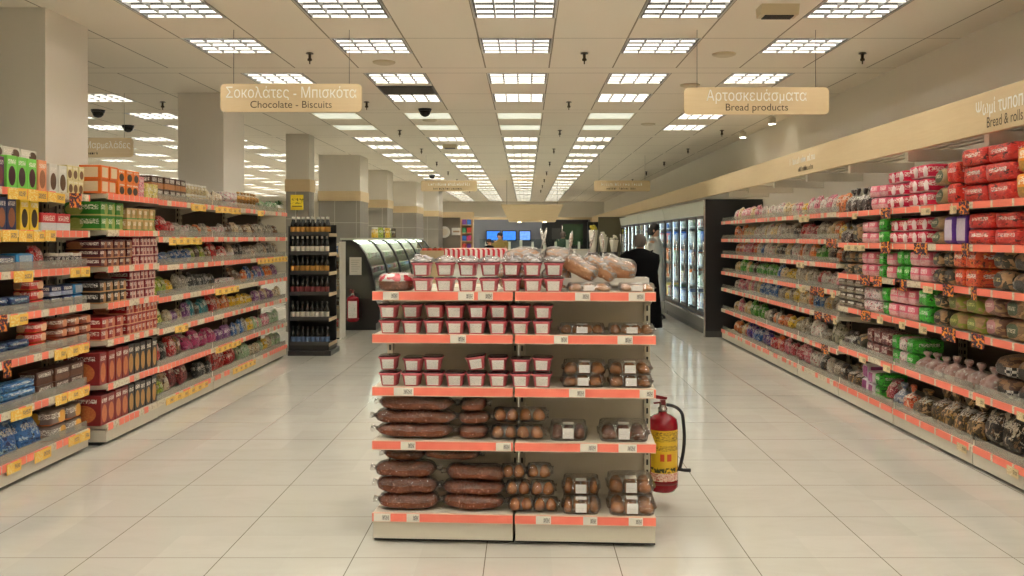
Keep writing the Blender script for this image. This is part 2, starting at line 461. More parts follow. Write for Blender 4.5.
# ------------------------------------------------------------------ columns (structure)
k = NT('grey_stone_tiles'); co = k.coord('Object'); x, y, z = k.sep(co)
fx = k.ma('ABSOLUTE', k.ma('SUBTRACT', k.ma('FRACT', k.ma('DIVIDE', k.ma('ADD', k.ma('ADD', x, y), 60.), .42)), .5))
fz = k.ma('ABSOLUTE', k.ma('SUBTRACT', k.ma('FRACT', k.ma('DIVIDE', k.ma('ADD', z, .42), .62)), .5))
ln = k.ma('MAXIMUM', k.ma('LESS_THAN', fx, .015), k.ma('LESS_THAN', fz, .012))
k.col(k.mix(ln, k.mix(k.noise(co, 3., 3.), lin((138, 132, 122)), lin((152, 147, 136))), lin((182, 176, 162))))
k.b.inputs['Roughness'].default_value = .4; m_tile = k.mat
trimn = [0]
def column(n, x0, x1, y0, y1, band=True):
    if not band:
        struct('trim_%d' % n, MB().box(x0, x1, y0, y1, 0, CEIL), m_warm); return
    b = MB().box(x0, x1, y0, y1, 2.36, CEIL, 0).box(x0-.015, x1+.015, y0-.015, y1+.015, 2.17, 2.36, 1).box(x0, x1, y0, y1, 0, 2.17, 2)
    struct('trim_%d' % n, b, [m_warm, m_wood, m_tile])
column(1, -3.95, -3.345, 6.27, 6.88, False)
column(2, -3.85, -3.345, 9.97, 10.7, False)
column(3, -3.70, -3.345, 13.9, 14.25)
column(4, -4.0, -3.2, 17.4, 18.3)
column(5, -3.72, -3.27, 21.3, 22.2)
column(6, -3.9, -3.1, 25.6, 27.3)
column(7, -3.5, -2.9, 30.0, 31.5)

# back zone: tan band and dressed niches
b = MB().box(-6, XR, YF-.9, YF-.85, 2.13, 2.35); struct('trim_20', b, m_wood)

# ------------------------------------------------------------------ hanging signs
def text_mesh(body_, size, mat, parent, loc, rot=(R(90), 0, 0), name='lettering', align='CENTER', sx=1.0, bold=0.0):
    cu = bpy.data.curves.new('txt', 'FONT'); cu.body = body_.replace('κ', 'к').replace('π', 'п'); cu.size = size; cu.align_x = align; cu.extrude = 0; cu.resolution_u = 8; cu.offset = bold
    tmp = bpy.data.objects.new('txt', cu); C.objects.link(tmp)
    dg = bpy.context.evaluated_depsgraph_get(); me = bpy.data.meshes.new_from_object(tmp.evaluated_get(dg))
    bpy.data.objects.remove(tmp); bpy.data.curves.remove(cu)
    me.materials.clear(); me.materials.append(mat)
    o = link(name, me, parent, loc); o.rotation_euler = rot; o.scale = (sx, 1, 1); return o
m_txw = plain('sign_white', (255, 252, 244), .5); m_txd = plain('sign_brown', (74, 56, 38), .5)
m_wire = plain('hanging_wire', (120, 110, 95), .4, .6)
def rrect(x0, x1, z0, z1, r, n=5):
    pts = []
    for cx, cz, a in ((x1-r, z0+r, -90), (x1-r, z1-r, 0), (x0+r, z1-r, 90), (x0+r, z0+r, 180)):
        for i in range(n+1):
            q = R(a+90*i/n); pts.append((cx+r*math.cos(q), cz+r*math.sin(q)))
    return pts
def marks(parent, x0, x1, z0, z1, y, mat, seed, name='lettering'):
    rr = random.Random(seed); b = MB(); q = x0; h = z1-z0
    while q < x1:
        wd = h*rr.uniform(.35, .75)
        if rr.random() < .13: q += wd; continue
        b.box(q, q+h*.14, y-.0015, y, z0, z0+h*rr.choice((.7, .7, 1.)))
        if rr.random() < .7: b.box(q, q+wd*.8, y-.0015, y, z0+h*rr.choice((0, .56)), z0+h*.14+h*rr.choice((0, .56)))
        if rr.random() < .5: b.box(q+wd*.7, q+wd*.7+h*.14, y-.0015, y, z0, z0+h*.7)
        q += wd+h*.2
    return b.build(name, mat, parent)
def hsign(x0, x1, z0, z1, Y, t1, t2, lab, s1=.118, s2=.078, c1=None, sx=1.0):
    t = empty('hanging_sign', ((x0+x1)/2, Y, z0)); tag(t, lab, 'sign', 'hanging aisle signs')
    hw = (x1-x0)/2; h = z1-z0
    MB().prism_y(rrect(-hw, hw, 0, h, .035), -.012, .012).build('board', m_wood, t)
    for s in (-1, 1): MB().tube([(s*hw*.82, 0, h-.01), (s*hw*.82, 0, CEIL+.02-z0)], .0022, 6).build('wire', m_wire, t)
    if t1: text_mesh(t1, s1, m_txw, t, (0, -.014, h*.5), sx=sx, bold=.0)
    if t2: text_mesh(t2, s2, m_txd, t, (0, -.014, h*.14), sx=1.0)
    return t
hsign(-2.351, -1.263, 2.426, 2.642, 6.95, 'Σοκολάτες - Μπισκότα', 'Chocolate - Biscuits', 'maple hanging sign reading Chocolate - Biscuits over the left aisle', sx=.8)
hsign(1.224, 2.34, 2.406, 2.615, 6.95, 'Αρτοσκευάσματα', 'Bread products', 'maple hanging sign reading Bread products over the right aisle', sx=.8)
hsign(-5.45, -4.36, 2.35, 2.565, 10.0, None, None, 'maple hanging sign seen between the two left columns, reading Μαρμελάδες', sx=.8)
text_mesh('Μαρμελάδες', .105, m_txw, bpy.data.objects['hanging_sign.002'], (.27, -.014, .1), sx=.78)
marks(bpy.data.objects['hanging_sign.002'], -.3, .16, .03, .06, -.014, m_txd, 3)
for i, (xa, xb, lab) in enumerate(((421, 477, 'small maple hanging sign far down the left aisle, above the curved chiller'), (594, 650, 'small maple hanging sign far down the right aisle, before the freezer'))):
    t = hsign(px(xa, 17.5), px(xb, 17.5), 2.36, 2.57, 17.5, None, None, lab)
    marks(t, -.4, .4, .11, .17, -.014, m_txw, 11+i); marks(t, -.3, .25, .035, .075, -.014, m_txd, 21+i)

# canopy over the far counter
t = empty('wooden_canopy', (px(532, 25), 25, 1.9)); tag(t, 'trapezoid maple canopy hung above the far service counter', 'canopy')
b = MB(); rings = []
for z, hx, hy in ((.0, .64, .5), (.06, .66, .52), (.44, .84, .7), (.46, .84, .7)): rings.append([(-hx, -hy, z), (hx, -hy, z), (hx, hy, z), (-hx, hy, z)])
b.loft(rings, smooth=False); b.build('shell', m_wood, t)
for s in (-1, 1): MB().tube([(s*.7, 0, .44), (s*.7, 0, CEIL+.02-1.9)], .006, 6).build('wire', m_wire, t)
m_sg = emit('spot_glow', (255, 236, 200), 8.)
for s in (-1, 1): MB().lathe([(.05, -.01), (.05, .02)], 12, c=(s*.35, 0, -.005)).build('spotlight', m_sg, t)
# ------------------------------------------------------------------ shelving
m_back_shade = plain('dark_back_panel', (84, 74, 62), .7)  # panel colour darkened to stand for the shade deep in the side shelves
m_cream = plain('cream_steel', (222, 212, 192), .4, var=.02)
m_creamd = plain('slotted_upright_steel', (196, 186, 164), .4, .3)
m_base = plain('plinth_steel', (212, 204, 186), .4)
m_toe = plain('toe_rubber', (26, 24, 22), .6)
m_railL = rail_mat('price_rail_side', axis=0)
k = NT('coral_price_rail'); x, y, z = k.sep(k.coord('Object'))
k.col(k.mix(k.ma('GREATER_THAN', k.ma('ABSOLUTE', z), .0185), k.mix(k.noise(k.coord('Object'), 9., 3.), lin((246, 106, 84)), lin((255, 146, 124))), lin((236, 196, 172)))); k.b.inputs['Roughness'].default_value = .35; m_railG = k.mat
m_railR = rail_mat('price_rail_right', keep=.9, cell=.24, axis=0)
m_lab = None
k = NT('white_price_label'); g = k.coord('Generated'); x, y, z = k.sep(g)
nz = k.noise(k.vscale(g, (14., 1., 5.)), 2., 1.)
msk = k.ma('MULTIPLY', k.band(x, .5, .92), k.ma('MULTIPLY', k.band(z, .2, .8), k.ma('GREATER_THAN', nz, .5)))
k.col(k.mix(msk, lin((238, 230, 216)), lin((90, 80, 76)))); m_lab = k.mat
def taglike(name, base, mark, mark2=None):
    k = NT(name); g = k.coord('Generated'); x, y, z = k.sep(g); r = k.rnd()
    gv = k.vadd(g, k.comb(k.ma('MULTIPLY', r, 9.), 0., 0.))
    c = k.mix(k.ma('MULTIPLY', k.band(x, .55, .93), k.ma('MULTIPLY', k.band(z, .3, .75), k.ma('GREATER_THAN', k.noise(k.vscale(gv, (16., 1., 6.)), 2., 1.), .5))), lin(base), lin(mark))
    c = k.mix(k.ma('MULTIPLY', k.band(x, .06, .5), k.ma('GREATER_THAN', k.noise(k.vscale(gv, (5., 1., 3.)), 2., 2.), .52)), c, lin(mark2 or mark))
    k.col(c); k.b.inputs['Roughness'].default_value = .4; return k.mat
m_ytag = taglike('yellow_price_tag', (246, 196, 78), (120, 90, 110), (252, 226, 150))
m_ctag = taglike('cream_price_tag', (222, 198, 148), (90, 80, 60), (240, 224, 190))
k = NT('purple_promotion_tag'); g = k.coord('Generated'); x, y, z = k.sep(g)
gv = k.vadd(g, k.comb(k.ma('MULTIPLY', k.rnd(), 9.), 0., 0.))
c = k.mix(k.ma('GREATER_THAN', k.noise(k.vscale(gv, (2.6, 1., 2.6)), 1.6, 1.), .53), lin((44, 20, 50)), lin((240, 150, 44)))
c = k.mix(k.ma('GREATER_THAN', k.noise(k.vadd(k.vscale(gv, (5., 1., 5.)), (7., 0., 2.)), 1.6, 1.), .62), c, lin((214, 60, 60)))
k.col(c); m_ptag = k.mat
k = NT('grey_acrylic'); nt = k.t
tr = k.n('ShaderNodeBsdfTransparent'); mx = k.n('ShaderNodeMixShader'); k.b.inputs['Base Color'].default_value = lin((178, 174, 160))+(1,); k.b.inputs['Roughness'].default_value = .15
mx.inputs[0].default_value = .45; nt.links.new(tr.outputs[0], mx.inputs[1]); nt.links.new(k.b.outputs[0], mx.inputs[2]); nt.links.new(mx.outputs[0], k.out.inputs['Surface']); m_guard = k.mat

class Bay: pass
def make_bay(loc, rz, L, dep, levels, label, rail, guards=(), post=True, rail_tilt=0, top=None, back_h=None, backm=None, group='shelving bays'):
    """front along local x at y=0 facing -y; levels listed from the top"""
    t = empty('shelving_bay', loc, rz); tag(t, label, 'shelf', group)
    b = Bay(); b.t = t; b.L = L; b.dep = dep; b.levels = levels; b.count = {}; b.shelves = []
    H = back_h or levels[0]+.1
    MB().box(.01, L-.01, dep-.02, dep, .1, H).build('back_panel', backm or m_cream, t)
    if post:
        for x in (0.0, L-.03):
            u = MB(); u.box(x, x+.03, dep-.055, dep-.02, .1, H)
            z = .2
            while z < H-.05:
                u.box(x+.01, x+.02, dep-.0565, dep-.0545, z, z+.028, 1); u.box(x-.0006, x+.0306, dep-.045, dep-.033, z, z+.028, 1); z += .052
            u.build('upright', [m_creamd, m_toe], t)
    zb = levels[-1]
    bs = MB(); bs.box(.004, L-.004, .03, dep, .022, zb-.02, 0); bs.box(.0, L, .05, dep, 0, .022, 1)
    bs.box(.004, L-.004, .006, .03, .022, zb-.022, 0)
    bs.build('plinth', [m_base, m_toe], t)
    for i, z in enumerate(levels):
        s = MB(); s.box(.003, L-.003, .006, dep-.02, z-.012, z+.018)
        sh = s.build('shelf', m_cream, t)
        if i < len(levels)-1:
            for xx in (.003, L-.006): MB().prism_x([(.02, z-.0125), (dep-.05, z-.0125), (dep-.05, z-.07), (.12, z-.02)], xx, xx+.003).build('bracket', m_cream, sh)
        MB().box(.002, L-.002, -.006, .006, -.022, .022).build('price_rail', rail, sh, (0, 0, z))
        if i in guards: MB().box(.01, L-.01, .012, .016, .018, .075).build('front_guard', m_guard, sh, (0, 0, z))
        b.shelves.append(sh)
    return b

def add_tag(bay, i, s, w=.1, h=.045, mat=None, dz=0.0, name='price_label', tilt=0, y=-.008):
    o = MB().box(-w/2, w/2, -.0015, 0, -h/2, h/2).build(name, mat or m_ytag, bay.shelves[i], (s, y, bay.levels[i]+dz))
    if tilt: o.rotation_euler = (0, tilt, 0)
    return o

# ------------------------------------------------------------------ product shapes in a unit box: x -.5..+.5, y 0..1 (front at 0), z 0..1
def nudge(v, k, amp, sc=3.): 
    q = mnoise.noise_vector(Vector(v)*sc+Vector((k*7.3, k*3.1, k)))
    return (v[0]+q.x*amp, v[1]+q.y*amp, v[2]+q.z*amp)
def shp_carton(b, k):
    c = .02
    prof = [(-.5, c), (-.5+c, 0), (.5-c, 0), (.5, c), (.5, 1-c), (.5-c, 1), (-.5+c, 1), (-.5, 1-c)]
    rings = []
    for z, e in ((0, .02), (.015, 0), (.985, 0), (1, .02)):
        rings.append([(x*(1-e), .5+(y-.5)*(1-e), z) for x, y in prof])
    b.loft(rings, smooth=False)
    b.box(-.3, .3, .3, .7, .9995, 1.0005)
def shp_slab(b, k):              # soft wrapped block with sealed fins left and right
    rings = []; n = 16
    for x, s in ((-.5, .05), (-.49, .1), (-.48, .8), (-.45, .96), (-.3, 1), (-.1, .97), (.1, .98), (.3, 1), (.45, .96), (.48, .8), (.49, .1), (.5, .05)):
        r = []
        for j in range(n):
            a = 2*math.pi*j/n; c = math.cos(a); d = math.sin(a)
            y = .5+.5*math.copysign(abs(c)**.28, c)*max(s, .05); z = .5+.5*math.copysign(abs(d)**.28, d)*(s if s > .5 else .8)
            r.append(nudge((x, y, z), k, .035 if s > .5 else .01))
        rings.append(r)
    b.loft(rings)
def shp_pillow(b, k):            # upright flow pack with crimped top and bottom
    rings = []; n = 16
    for z, t, wd in ((0, .06, .96), (.035, .1, .97), (.07, .5, .95), (.18, .85, .96), (.4, 1, 1), (.6, .98, 1), (.8, .82, .97), (.92, .4, .95), (.96, .1, .97), (1, .06, .98)):
        r = []
        for j in range(n):
            a = 2*math.pi*j/n; c = math.cos(a); d = math.sin(a)
            x = .5*wd*math.copysign(abs(c)**.5, c); y = .5+.5*t*math.copysign(abs(d)**.8, d)*(1-.45*abs(c)**3)
            r.append(nudge((x, y, z), k, .05 if .1 < z < .95 else .015, 4.))
        rings.append(r)
    b.loft(rings)
def shp_bag(b, k):               # filled bag gathered to a neck at the top
    rings = []; n = 18
    for z, rx, ry, p in ((0, .36, .38, 3), (.04, .46, .46, 3), (.2, .5, .5, 3.2), (.42, .49, .48, 3), (.55, .42, .38, 2.4), (.64, .26, .22, 2), (.7, .1, .1, 2), (.74, .085, .09, 2), (.82, .2, .12, 2), (.92, .3, .16, 2), (1., .34, .13, 2)):
        r = [nudge(q, k, .06 if z < .6 else .05, 4.) for q in ellring(0, .5, z, rx, ry, n, p)]
        if z == 0: r = [(q[0], q[1], 0) for q in r]
        rings.append(r)
    b.loft(rings)
def shp_loaf(b, k):              # bread loaf bag lying on its base, neck twisted to one side
    rings = []; n = 16
    for x, s in ((-.5, .22), (-.47, .3), (-.42, .12), (-.37, .55), (-.28, .9), (-.1, 1), (.15, 1), (.36, .97), (.46, .85), (.5, .55)):
        r = []
        for j in range(n):
            a = 2*math.pi*j/n; c = math.cos(a); d = math.sin(a)
            y = .5+.5*s*math.copysign(abs(c)**.55, c); z = .5*1+.5*s*math.copysign(abs(d)**(.5 if d < 0 else .8), d)
            if s > .5: z = max(0., z)-(.5-.5*s)*.6
            r.append(nudge((x, y, max(0, z)), k, .04, 3.))
        rings.append(r)
    b.loft(rings)
def shp_jar(b, k):
    b.lathe([(.42, 0), (.47, .03), (.47, .68), (.4, .78), (.38, .8)], 16, c=(0, .5, 0)); b.lathe([(.42, .8), (.43, .81), (.43, .98), (.4, 1)], 16, c=(0, .5, 0), m=1)
def shp_tub(b, k):
    b.loft([[q for q in ellring(0, .5, z, r, r, 20, 5)] for z, r in ((0, .38), (.02, .4), (.86, .47), (.86, .5), (.9, .5))])
    b.loft([[q for q in ellring(0, .5, z, r, r, 20, 5)] for z, r in ((.9, .49), (.97, .48), (1., .42))], 1)
SH = dict(carton=shp_carton, slab=shp_slab, pillow=shp_pillow, bag=shp_bag, loaf=shp_loaf, jar=shp_jar, tub=shp_tub)
_meshes = {}
m_lid = plain('white_plastic_lid', (226, 222, 212), .35)
def pmesh(kind, mat, variant):
    key = (kind, mat.name, variant)
    if key not in _meshes:
        b = MB(); SH[kind](b, variant); _meshes[key] = b.mesh(kind+'_'+mat.name, [mat, m_lid])
    return _meshes[key]

PK = {}
def P(key, desc, name, cat, kind, w, h, d, base, acc=(250, 245, 235), acc2=None, style='film', text=(245, 240, 230), tilt=0., rough=.35):
    PK[key] = (desc, name, cat, kind, w, h, d, pack('print_'+key, base, acc, acc2, style, text, rough), tilt)
# cartons of the left aisle
P('purple', 'dark purple biscuit carton', 'biscuit_carton', 'carton', 'carton', .085, .19, .2, (92, 44, 84), (160, 92, 90), (60, 24, 40), 'carton')
P('green', 'bright green biscuit carton', 'biscuit_carton', 'carton', 'carton', .105, .2, .2, (122, 205, 84), (92, 44, 60), (50, 20, 34), 'carton')
P('salmon', 'salmon pink biscuit carton', 'biscuit_carton', 'carton', 'carton', .1, .2, .2, (240, 158, 118), (196, 130, 90), (120, 70, 40), 'carton')
P('disc', 'white carton with brown biscuit picture', 'biscuit_carton', 'carton', 'carton', .105, .19, .2, (226, 222, 212), (122, 84, 52), (70, 48, 30), 'carton')
P('ywhite', 'small white and yellow carton', 'biscuit_carton', 'carton', 'carton', .075, .095, .16, (228, 214, 160), (140, 100, 60), (90, 60, 40), 'carton')
P('display', 'white display carton with round pictures', 'display_carton', 'carton', 'carton', .13, .07, .1, (222, 218, 204), (112, 80, 54), (70, 48, 34), 'carton2')
P('yellowbox', 'plain yellow storage carton', 'yellow_carton', 'carton', 'carton', .2, .2, .1, (226, 178, 62), (216, 170, 60), (210, 160, 50), 'window')
P('navybox', 'dark blue biscuit carton with brown picture', 'biscuit_carton', 'carton', 'carton', .1, .2, .2, (46, 58, 96), (190, 120, 84), (110, 60, 40), 'carton')
P('yellow', 'yellow carton with dark oval', 'biscuit_carton', 'carton', 'carton', .1, .2, .2, (240, 206, 62), (60, 40, 26), (40, 26, 18), 'carton')
P('redwave', 'red cracker carton with white wave', 'cracker_carton', 'carton', 'carton', .19, .12, .16, (204, 50, 58), (200, 214, 220), (240, 240, 240), 'stripe')
P('navywide', 'navy wafer pack with white lettering', 'wafer_packet', 'packet', 'slab', .2, .1, .12, (30, 42, 92), (40, 90, 160), (230, 230, 240), 'stripe')
P('bluewhite', 'blue and white wafer pack', 'wafer_packet', 'packet', 'slab', .2, .11, .12, (40, 130, 190), (232, 230, 220), (60, 120, 180), 'window')
P('redpouch', 'red standing sweet pouch', 'sweet_pouch', 'packet', 'pillow', .13, .16, .06, (206, 40, 44), (240, 220, 215), (170, 20, 30), 'film')
P('roll', 'dark and white biscuit roll', 'biscuit_roll', 'packet', 'jar', .06, .1, .1, (50, 40, 50), (220, 220, 225), (90, 60, 60), 'film')
P('bluelow', 'low navy and blue biscuit packet', 'biscuit_packet', 'packet', 'slab', .24, .05, .1, (34, 62, 120), (120, 160, 180), (20, 30, 70), 'film')
P('redbox', 'red biscuit packet', 'biscuit_packet', 'packet', 'slab', .17, .062, .12, (204, 40, 36), (240, 150, 60), (230, 220, 200), 'carton2')
P('brownred', 'brown and red biscuit packet', 'biscuit_packet', 'packet', 'slab', .15, .062, .12, (140, 66, 40), (206, 60, 40), (230, 200, 150), 'carton2')
P('wafer', 'brown wafer packet with pale lettering', 'wafer_packet', 'packet', 'carton', .2, .085, .12, (84, 50, 38), (130, 84, 60), (60, 30, 24), 'stripe')
P('longblue', 'long sky blue biscuit packet', 'biscuit_packet', 'packet', 'slab', .34, .05, .1, (52, 124, 190), (180, 210, 230), (24, 60, 120), 'film')
P('bluebag', 'light blue crinkled biscuit bag', 'biscuit_bag', 'packet', 'pillow', .26, .19, .09, (70, 128, 200), (200, 222, 236), (26, 40, 110), 'film', tilt=.5)
P('orangebag', 'orange and blue biscuit bag', 'biscuit_bag', 'packet', 'pillow', .22, .18, .09, (236, 160, 60), (50, 70, 130), (240, 210, 110), 'film', tilt=.5)
P('greybrown', 'grey brown cookie packet with orange picture', 'cookie_packet', 'packet', 'slab', .2, .1, .14, (122, 104, 96), (236, 130, 60), (230, 210, 90), 'carton2')
P('darkbrown', 'dark brown cookie packet', 'cookie_packet', 'packet', 'slab', .2, .09, .14, (74, 60, 52), (140, 110, 80), (150, 140, 60), 'film')
P('orangewin', 'orange carton with pale square', 'gift_carton', 'carton', 'carton', .13, .098, .16, (236, 116, 42), (240, 218, 190), (230, 200, 160), 'window')
P('orangeheart', 'orange carton with dark heart print', 'gift_carton', 'carton', 'carton', .115, .095, .15, (236, 128, 48), (50, 40, 36), (60, 46, 40), 'carton')
P('pinkbox', 'pale pink carton', 'gift_carton', 'carton', 'carton', .1, .1, .14, (232, 150, 160), (240, 214, 214), (200, 80, 100), 'film')
P('paleyellow', 'pale yellow carton', 'gift_carton', 'carton', 'carton', .1, .12, .14, (234, 222, 130), (240, 235, 210), (210, 190, 90), 'film')
P('greenbox', 'leaf green cereal bar carton', 'cereal_bar_carton', 'carton', 'carton', .12, .1, .25, (52, 128, 40), (190, 180, 110), (120, 160, 60), 'carton2')
P('tanbox', 'tan and green cereal bar carton', 'cereal_bar_carton', 'carton', 'carton', .1, .1, .25, (206, 170, 116), (90, 160, 70), (190, 90, 60), 'carton2')
P('plum', 'dark plum chocolate carton', 'chocolate_carton', 'carton', 'carton', .1, .062, .25, (84, 28, 38), (186, 130, 84), (120, 60, 50), 'carton2')
P('rosewhite', 'wine red and white chocolate carton', 'chocolate_carton', 'carton', 'carton', .065, .07, .28, (128, 34, 48), (224, 196, 180), (190, 120, 110), 'carton2')
P('blacktan', 'black and tan chocolate carton', 'chocolate_carton', 'carton', 'carton', .1, .08, .25, (40, 30, 26), (206, 160, 106), (150, 100, 60), 'carton2')
P('redchoc', 'deep red chocolate carton', 'chocolate_carton', 'carton', 'carton', .11, .08, .25, (150, 28, 30), (220, 170, 130), (190, 60, 50), 'carton2')
P('tallmaroon', 'tall maroon wafer carton with gold picture', 'wafer_carton', 'carton', 'carton', .11, .24, .26, (136, 36, 38), (222, 152, 84), (180, 60, 50), 'carton')
P('tallblack', 'tall black wafer carton with yellow picture', 'wafer_carton', 'carton', 'carton', .1, .24, .26, (48, 42, 44), (214, 180, 84), (150, 60, 50), 'carton')
P('choctall', 'brown chocolate box with orange band', 'chocolate_box', 'carton', 'carton', .12, .1, .14, (72, 46, 36), (226, 150, 84), (120, 80, 60), 'stripe')
P('tanjar', 'small beige lidded jar', 'spread_jar', 'jar', 'jar', .08, .09, .08, (200, 180, 130), (160, 130, 90), (220, 210, 170), 'film')
P('whitepink', 'white and pink sweet pack', 'sweet_packet', 'packet', 'slab', .12, .08, .12, (228, 216, 208), (206, 90, 110), (240, 230, 230), 'film')
P('goldbag', 'golden brown wrapped chocolate', 'wrapped_chocolate', 'sweets', 'bag', .11, .09, .11, (190, 136, 60), (120, 80, 36), (226, 190, 120), 'film')
P('greenwhite', 'green and white sweet bag', 'sweet_bag', 'packet', 'pillow', .13, .12, .06, (90, 140, 80), (226, 226, 210), (60, 100, 60), 'film')
def mixkey(key, desc, name, kind, w, h, d, base, acc, acc2, tilt=.25):
    P(key, desc, name, 'packet', kind, w, h, d, base, acc, acc2, 'film', tilt=tilt)
mixkey('lime', 'lime green sweet bag', 'sweet_bag', 'pillow', .14, .13, .06, (150, 178, 50), (226, 216, 130), (90, 120, 40))
mixkey('red', 'bright red sweet bag', 'sweet_bag', 'pillow', .15, .15, .07, (200, 32, 38), (236, 190, 180), (130, 20, 24))
mixkey('orange', 'orange sweet bag', 'sweet_bag', 'pillow', .14, .13, .06, (234, 120, 50), (240, 214, 160), (190, 70, 40))
mixkey('silver', 'silver grey sweet bag', 'sweet_bag', 'pillow', .13, .14, .06, (170, 164, 150), (226, 220, 208), (110, 100, 90))
mixkey('blue', 'blue sweet bag', 'sweet_bag', 'pillow', .14, .13, .06, (52, 110, 180), (220, 226, 230), (30, 60, 130))
mixkey('brown', 'brown chocolate bag', 'sweet_bag', 'pillow', .14, .14, .06, (104, 66, 44), (190, 150, 100), (60, 36, 26))
mixkey('yellowb', 'yellow sweet bag', 'sweet_bag', 'pillow', .14, .13, .06, (240, 196, 46), (244, 224, 150), (190, 140, 40))
mixkey('violet', 'violet sweet bag', 'sweet_bag', 'pillow', .14, .13, .06, (136, 76, 140), (220, 190, 214), (80, 40, 90))
mixkey('magenta', 'large magenta sweet bag', 'sweet_bag', 'pillow', .2, .16, .08, (188, 50, 110), (220, 130, 170), (120, 40, 80), .7)
mixkey('winered', 'large wine red sweet bag', 'sweet_bag', 'pillow', .24, .2, .1, (142, 42, 54), (196, 110, 110), (92, 24, 34), .4)
mixkey('blackw', 'black and white sweet bag', 'sweet_bag', 'pillow', .13, .14, .06, (44, 44, 46), (210, 206, 200), (90, 90, 90))
mixkey('palegreen', 'pale green sweet bag', 'sweet_bag', 'pillow', .13, .14, .06, (170, 196, 150), (230, 230, 214), (100, 150, 90))
mixkey('cream', 'cream and brown sweet bag', 'sweet_bag', 'pillow', .12, .13, .06, (216, 198, 164), (150, 110, 80), (236, 226, 206))
mixkey('pinkb', 'pink sweet bag', 'sweet_bag', 'pillow', .13, .13, .06, (226, 140, 156), (240, 220, 220), (180, 70, 90))
mixkey('darkb', 'dark patterned sweet bag', 'sweet_bag', 'pillow', .13, .12, .06, (56, 44, 46), (110, 84, 80), (150, 130, 60))
mixkey('tealb', 'teal sweet bag', 'sweet_bag', 'pillow', .13, .14, .06, (50, 140, 150), (200, 226, 220), (30, 90, 110))
# bread side
def bread(key, desc, kind, w, h, d, base, acc, acc2, style='film', tilt=0., name='bread_packet', text=(245, 240, 230)):
    P(key, desc, name, 'bread', kind, w, h, d, base, acc, acc2, style, tilt=tilt, text=text)
bread('redslab', 'red wrapped croissant multipack', 'slab', .3, .115, .25, (214, 46, 38), (236, 96, 74), (176, 28, 30), 'film', name='croissant_pack')
bread('orangeslab', 'orange wrapped croissant multipack', 'slab', .3, .15, .25, (240, 150, 40), (246, 180, 80), (60, 50, 40), 'stripe', name='croissant_pack')
bread('magslab', 'magenta and white croissant multipack', 'slab', .16, .1, .25, (208, 30, 70), (238, 214, 214), (232, 224, 220), 'carton2', name='croissant_pack')
bread('pinkslab', 'pale pink croissant multipack', 'slab', .16, .1, .25, (226, 110, 132), (238, 222, 218), (204, 50, 80), 'stripe', name='croissant_pack')
bread('redtall', 'glossy red rusk bag', 'slab', .16, .12, .2, (222, 40, 26), (240, 90, 60), (170, 30, 20), 'film', name='rusk_bag')
bread('brownloaf', 'brown toast loaf with green label', 'loaf', .24, .13, .24, (170, 140, 96), (70, 84, 56), (220, 210, 180), 'loaf', name='toast_loaf')
bread('blackloaf', 'dark toast loaf with black label', 'loaf', .22, .13, .24, (60, 56, 40), (36, 34, 30), (220, 200, 140), 'loaf', name='toast_loaf')
bread('tealloaf', 'teal wrapped toast loaf', 'slab', .22, .14, .24, (30, 150, 150), (120, 200, 190), (20, 90, 100), 'stripe', name='toast_loaf')
bread('purplebag', 'purple banded bread bag', 'slab', .16, .135, .24, (96, 44, 150), (196, 180, 206), (226, 216, 230), 'window', name='bread_bag')
bread('greenbag', 'bright green banded bread bag', 'slab', .11, .13, .24, (56, 176, 44), (90, 206, 70), (30, 120, 30), 'film', name='bread_bag')
bread('orangered', 'orange and red bread bag', 'slab', .16, .13, .24, (226, 84, 44), (240, 140, 60), (190, 40, 36), 'film', name='bread_bag')
bread('olive', 'olive green wrapped toast loaf', 'loaf', .24, .13, .26, (140, 150, 50), (112, 124, 40), (210, 210, 130), 'loaf', name='toast_loaf')
bread('brownpink', 'brown loaf with pink label', 'loaf', .22, .14, .26, (120, 84, 70), (190, 130, 130), (230, 210, 200), 'loaf', name='toast_loaf')
bread('greenbrown', 'brown loaf with dark green label', 'loaf', .26, .14, .26, (130, 100, 66), (60, 80, 50), (226, 216, 190), 'loaf', name='toast_loaf')
bread('check', 'loaf in black and white checked bag', 'loaf', .24, .17, .26, (150, 112, 76), (228, 224, 214), (90, 60, 46), 'check', name='toast_loaf')
bread('silverdark', 'dark bread bag with silver twisted top', 'bag', .13, .21, .13, (66, 52, 48), (190, 186, 180), (110, 84, 70), 'film', name='bread_bag')
bread('clearbun', 'clear bag of round reddish buns', 'bag', .16, .17, .16, (150, 96, 84), (200, 180, 172), (212, 208, 202), 'buns', name='bun_bag')
bread('goldtie', 'gold tied bag of sliced bread', 'bag', .19, .26, .2, (84, 66, 44), (206, 166, 120), (170, 130, 60), 'film', name='bread_bag')
bread('blackcheck', 'black bread bag with white pattern', 'pillow', .2, .21, .14, (40, 38, 36), (214, 206, 186), (130, 100, 70), 'film', .35, name='bread_bag')
bread('orangecheck', 'orange bread bag with checked corner', 'pillow', .22, .25, .16, (238, 140, 44), (228, 222, 210), (206, 120, 50), 'check', .15, name='bread_bag')
bread('orangeclear', 'clear bag with orange red label', 'bag', .14, .2, .14, (226, 96, 52), (220, 180, 150), (240, 220, 200), 'film', name='bun_bag')
bread('bluegrey', 'blue grey patterned bread bag', 'bag', .15, .19, .15, (140, 150, 172), (214, 210, 206), (90, 100, 140), 'film', name='bun_bag')
bread('purplewhite', 'white bread bag with purple band', 'slab', .17, .12, .22, (226, 212, 220), (140, 60, 150), (180, 80, 110), 'window', name='bread_bag')
bread('pinkwhite', 'white and raspberry bread bag', 'slab', .17, .12, .22, (228, 206, 206), (196, 50, 84), (240, 230, 226), 'film', name='bread_bag')
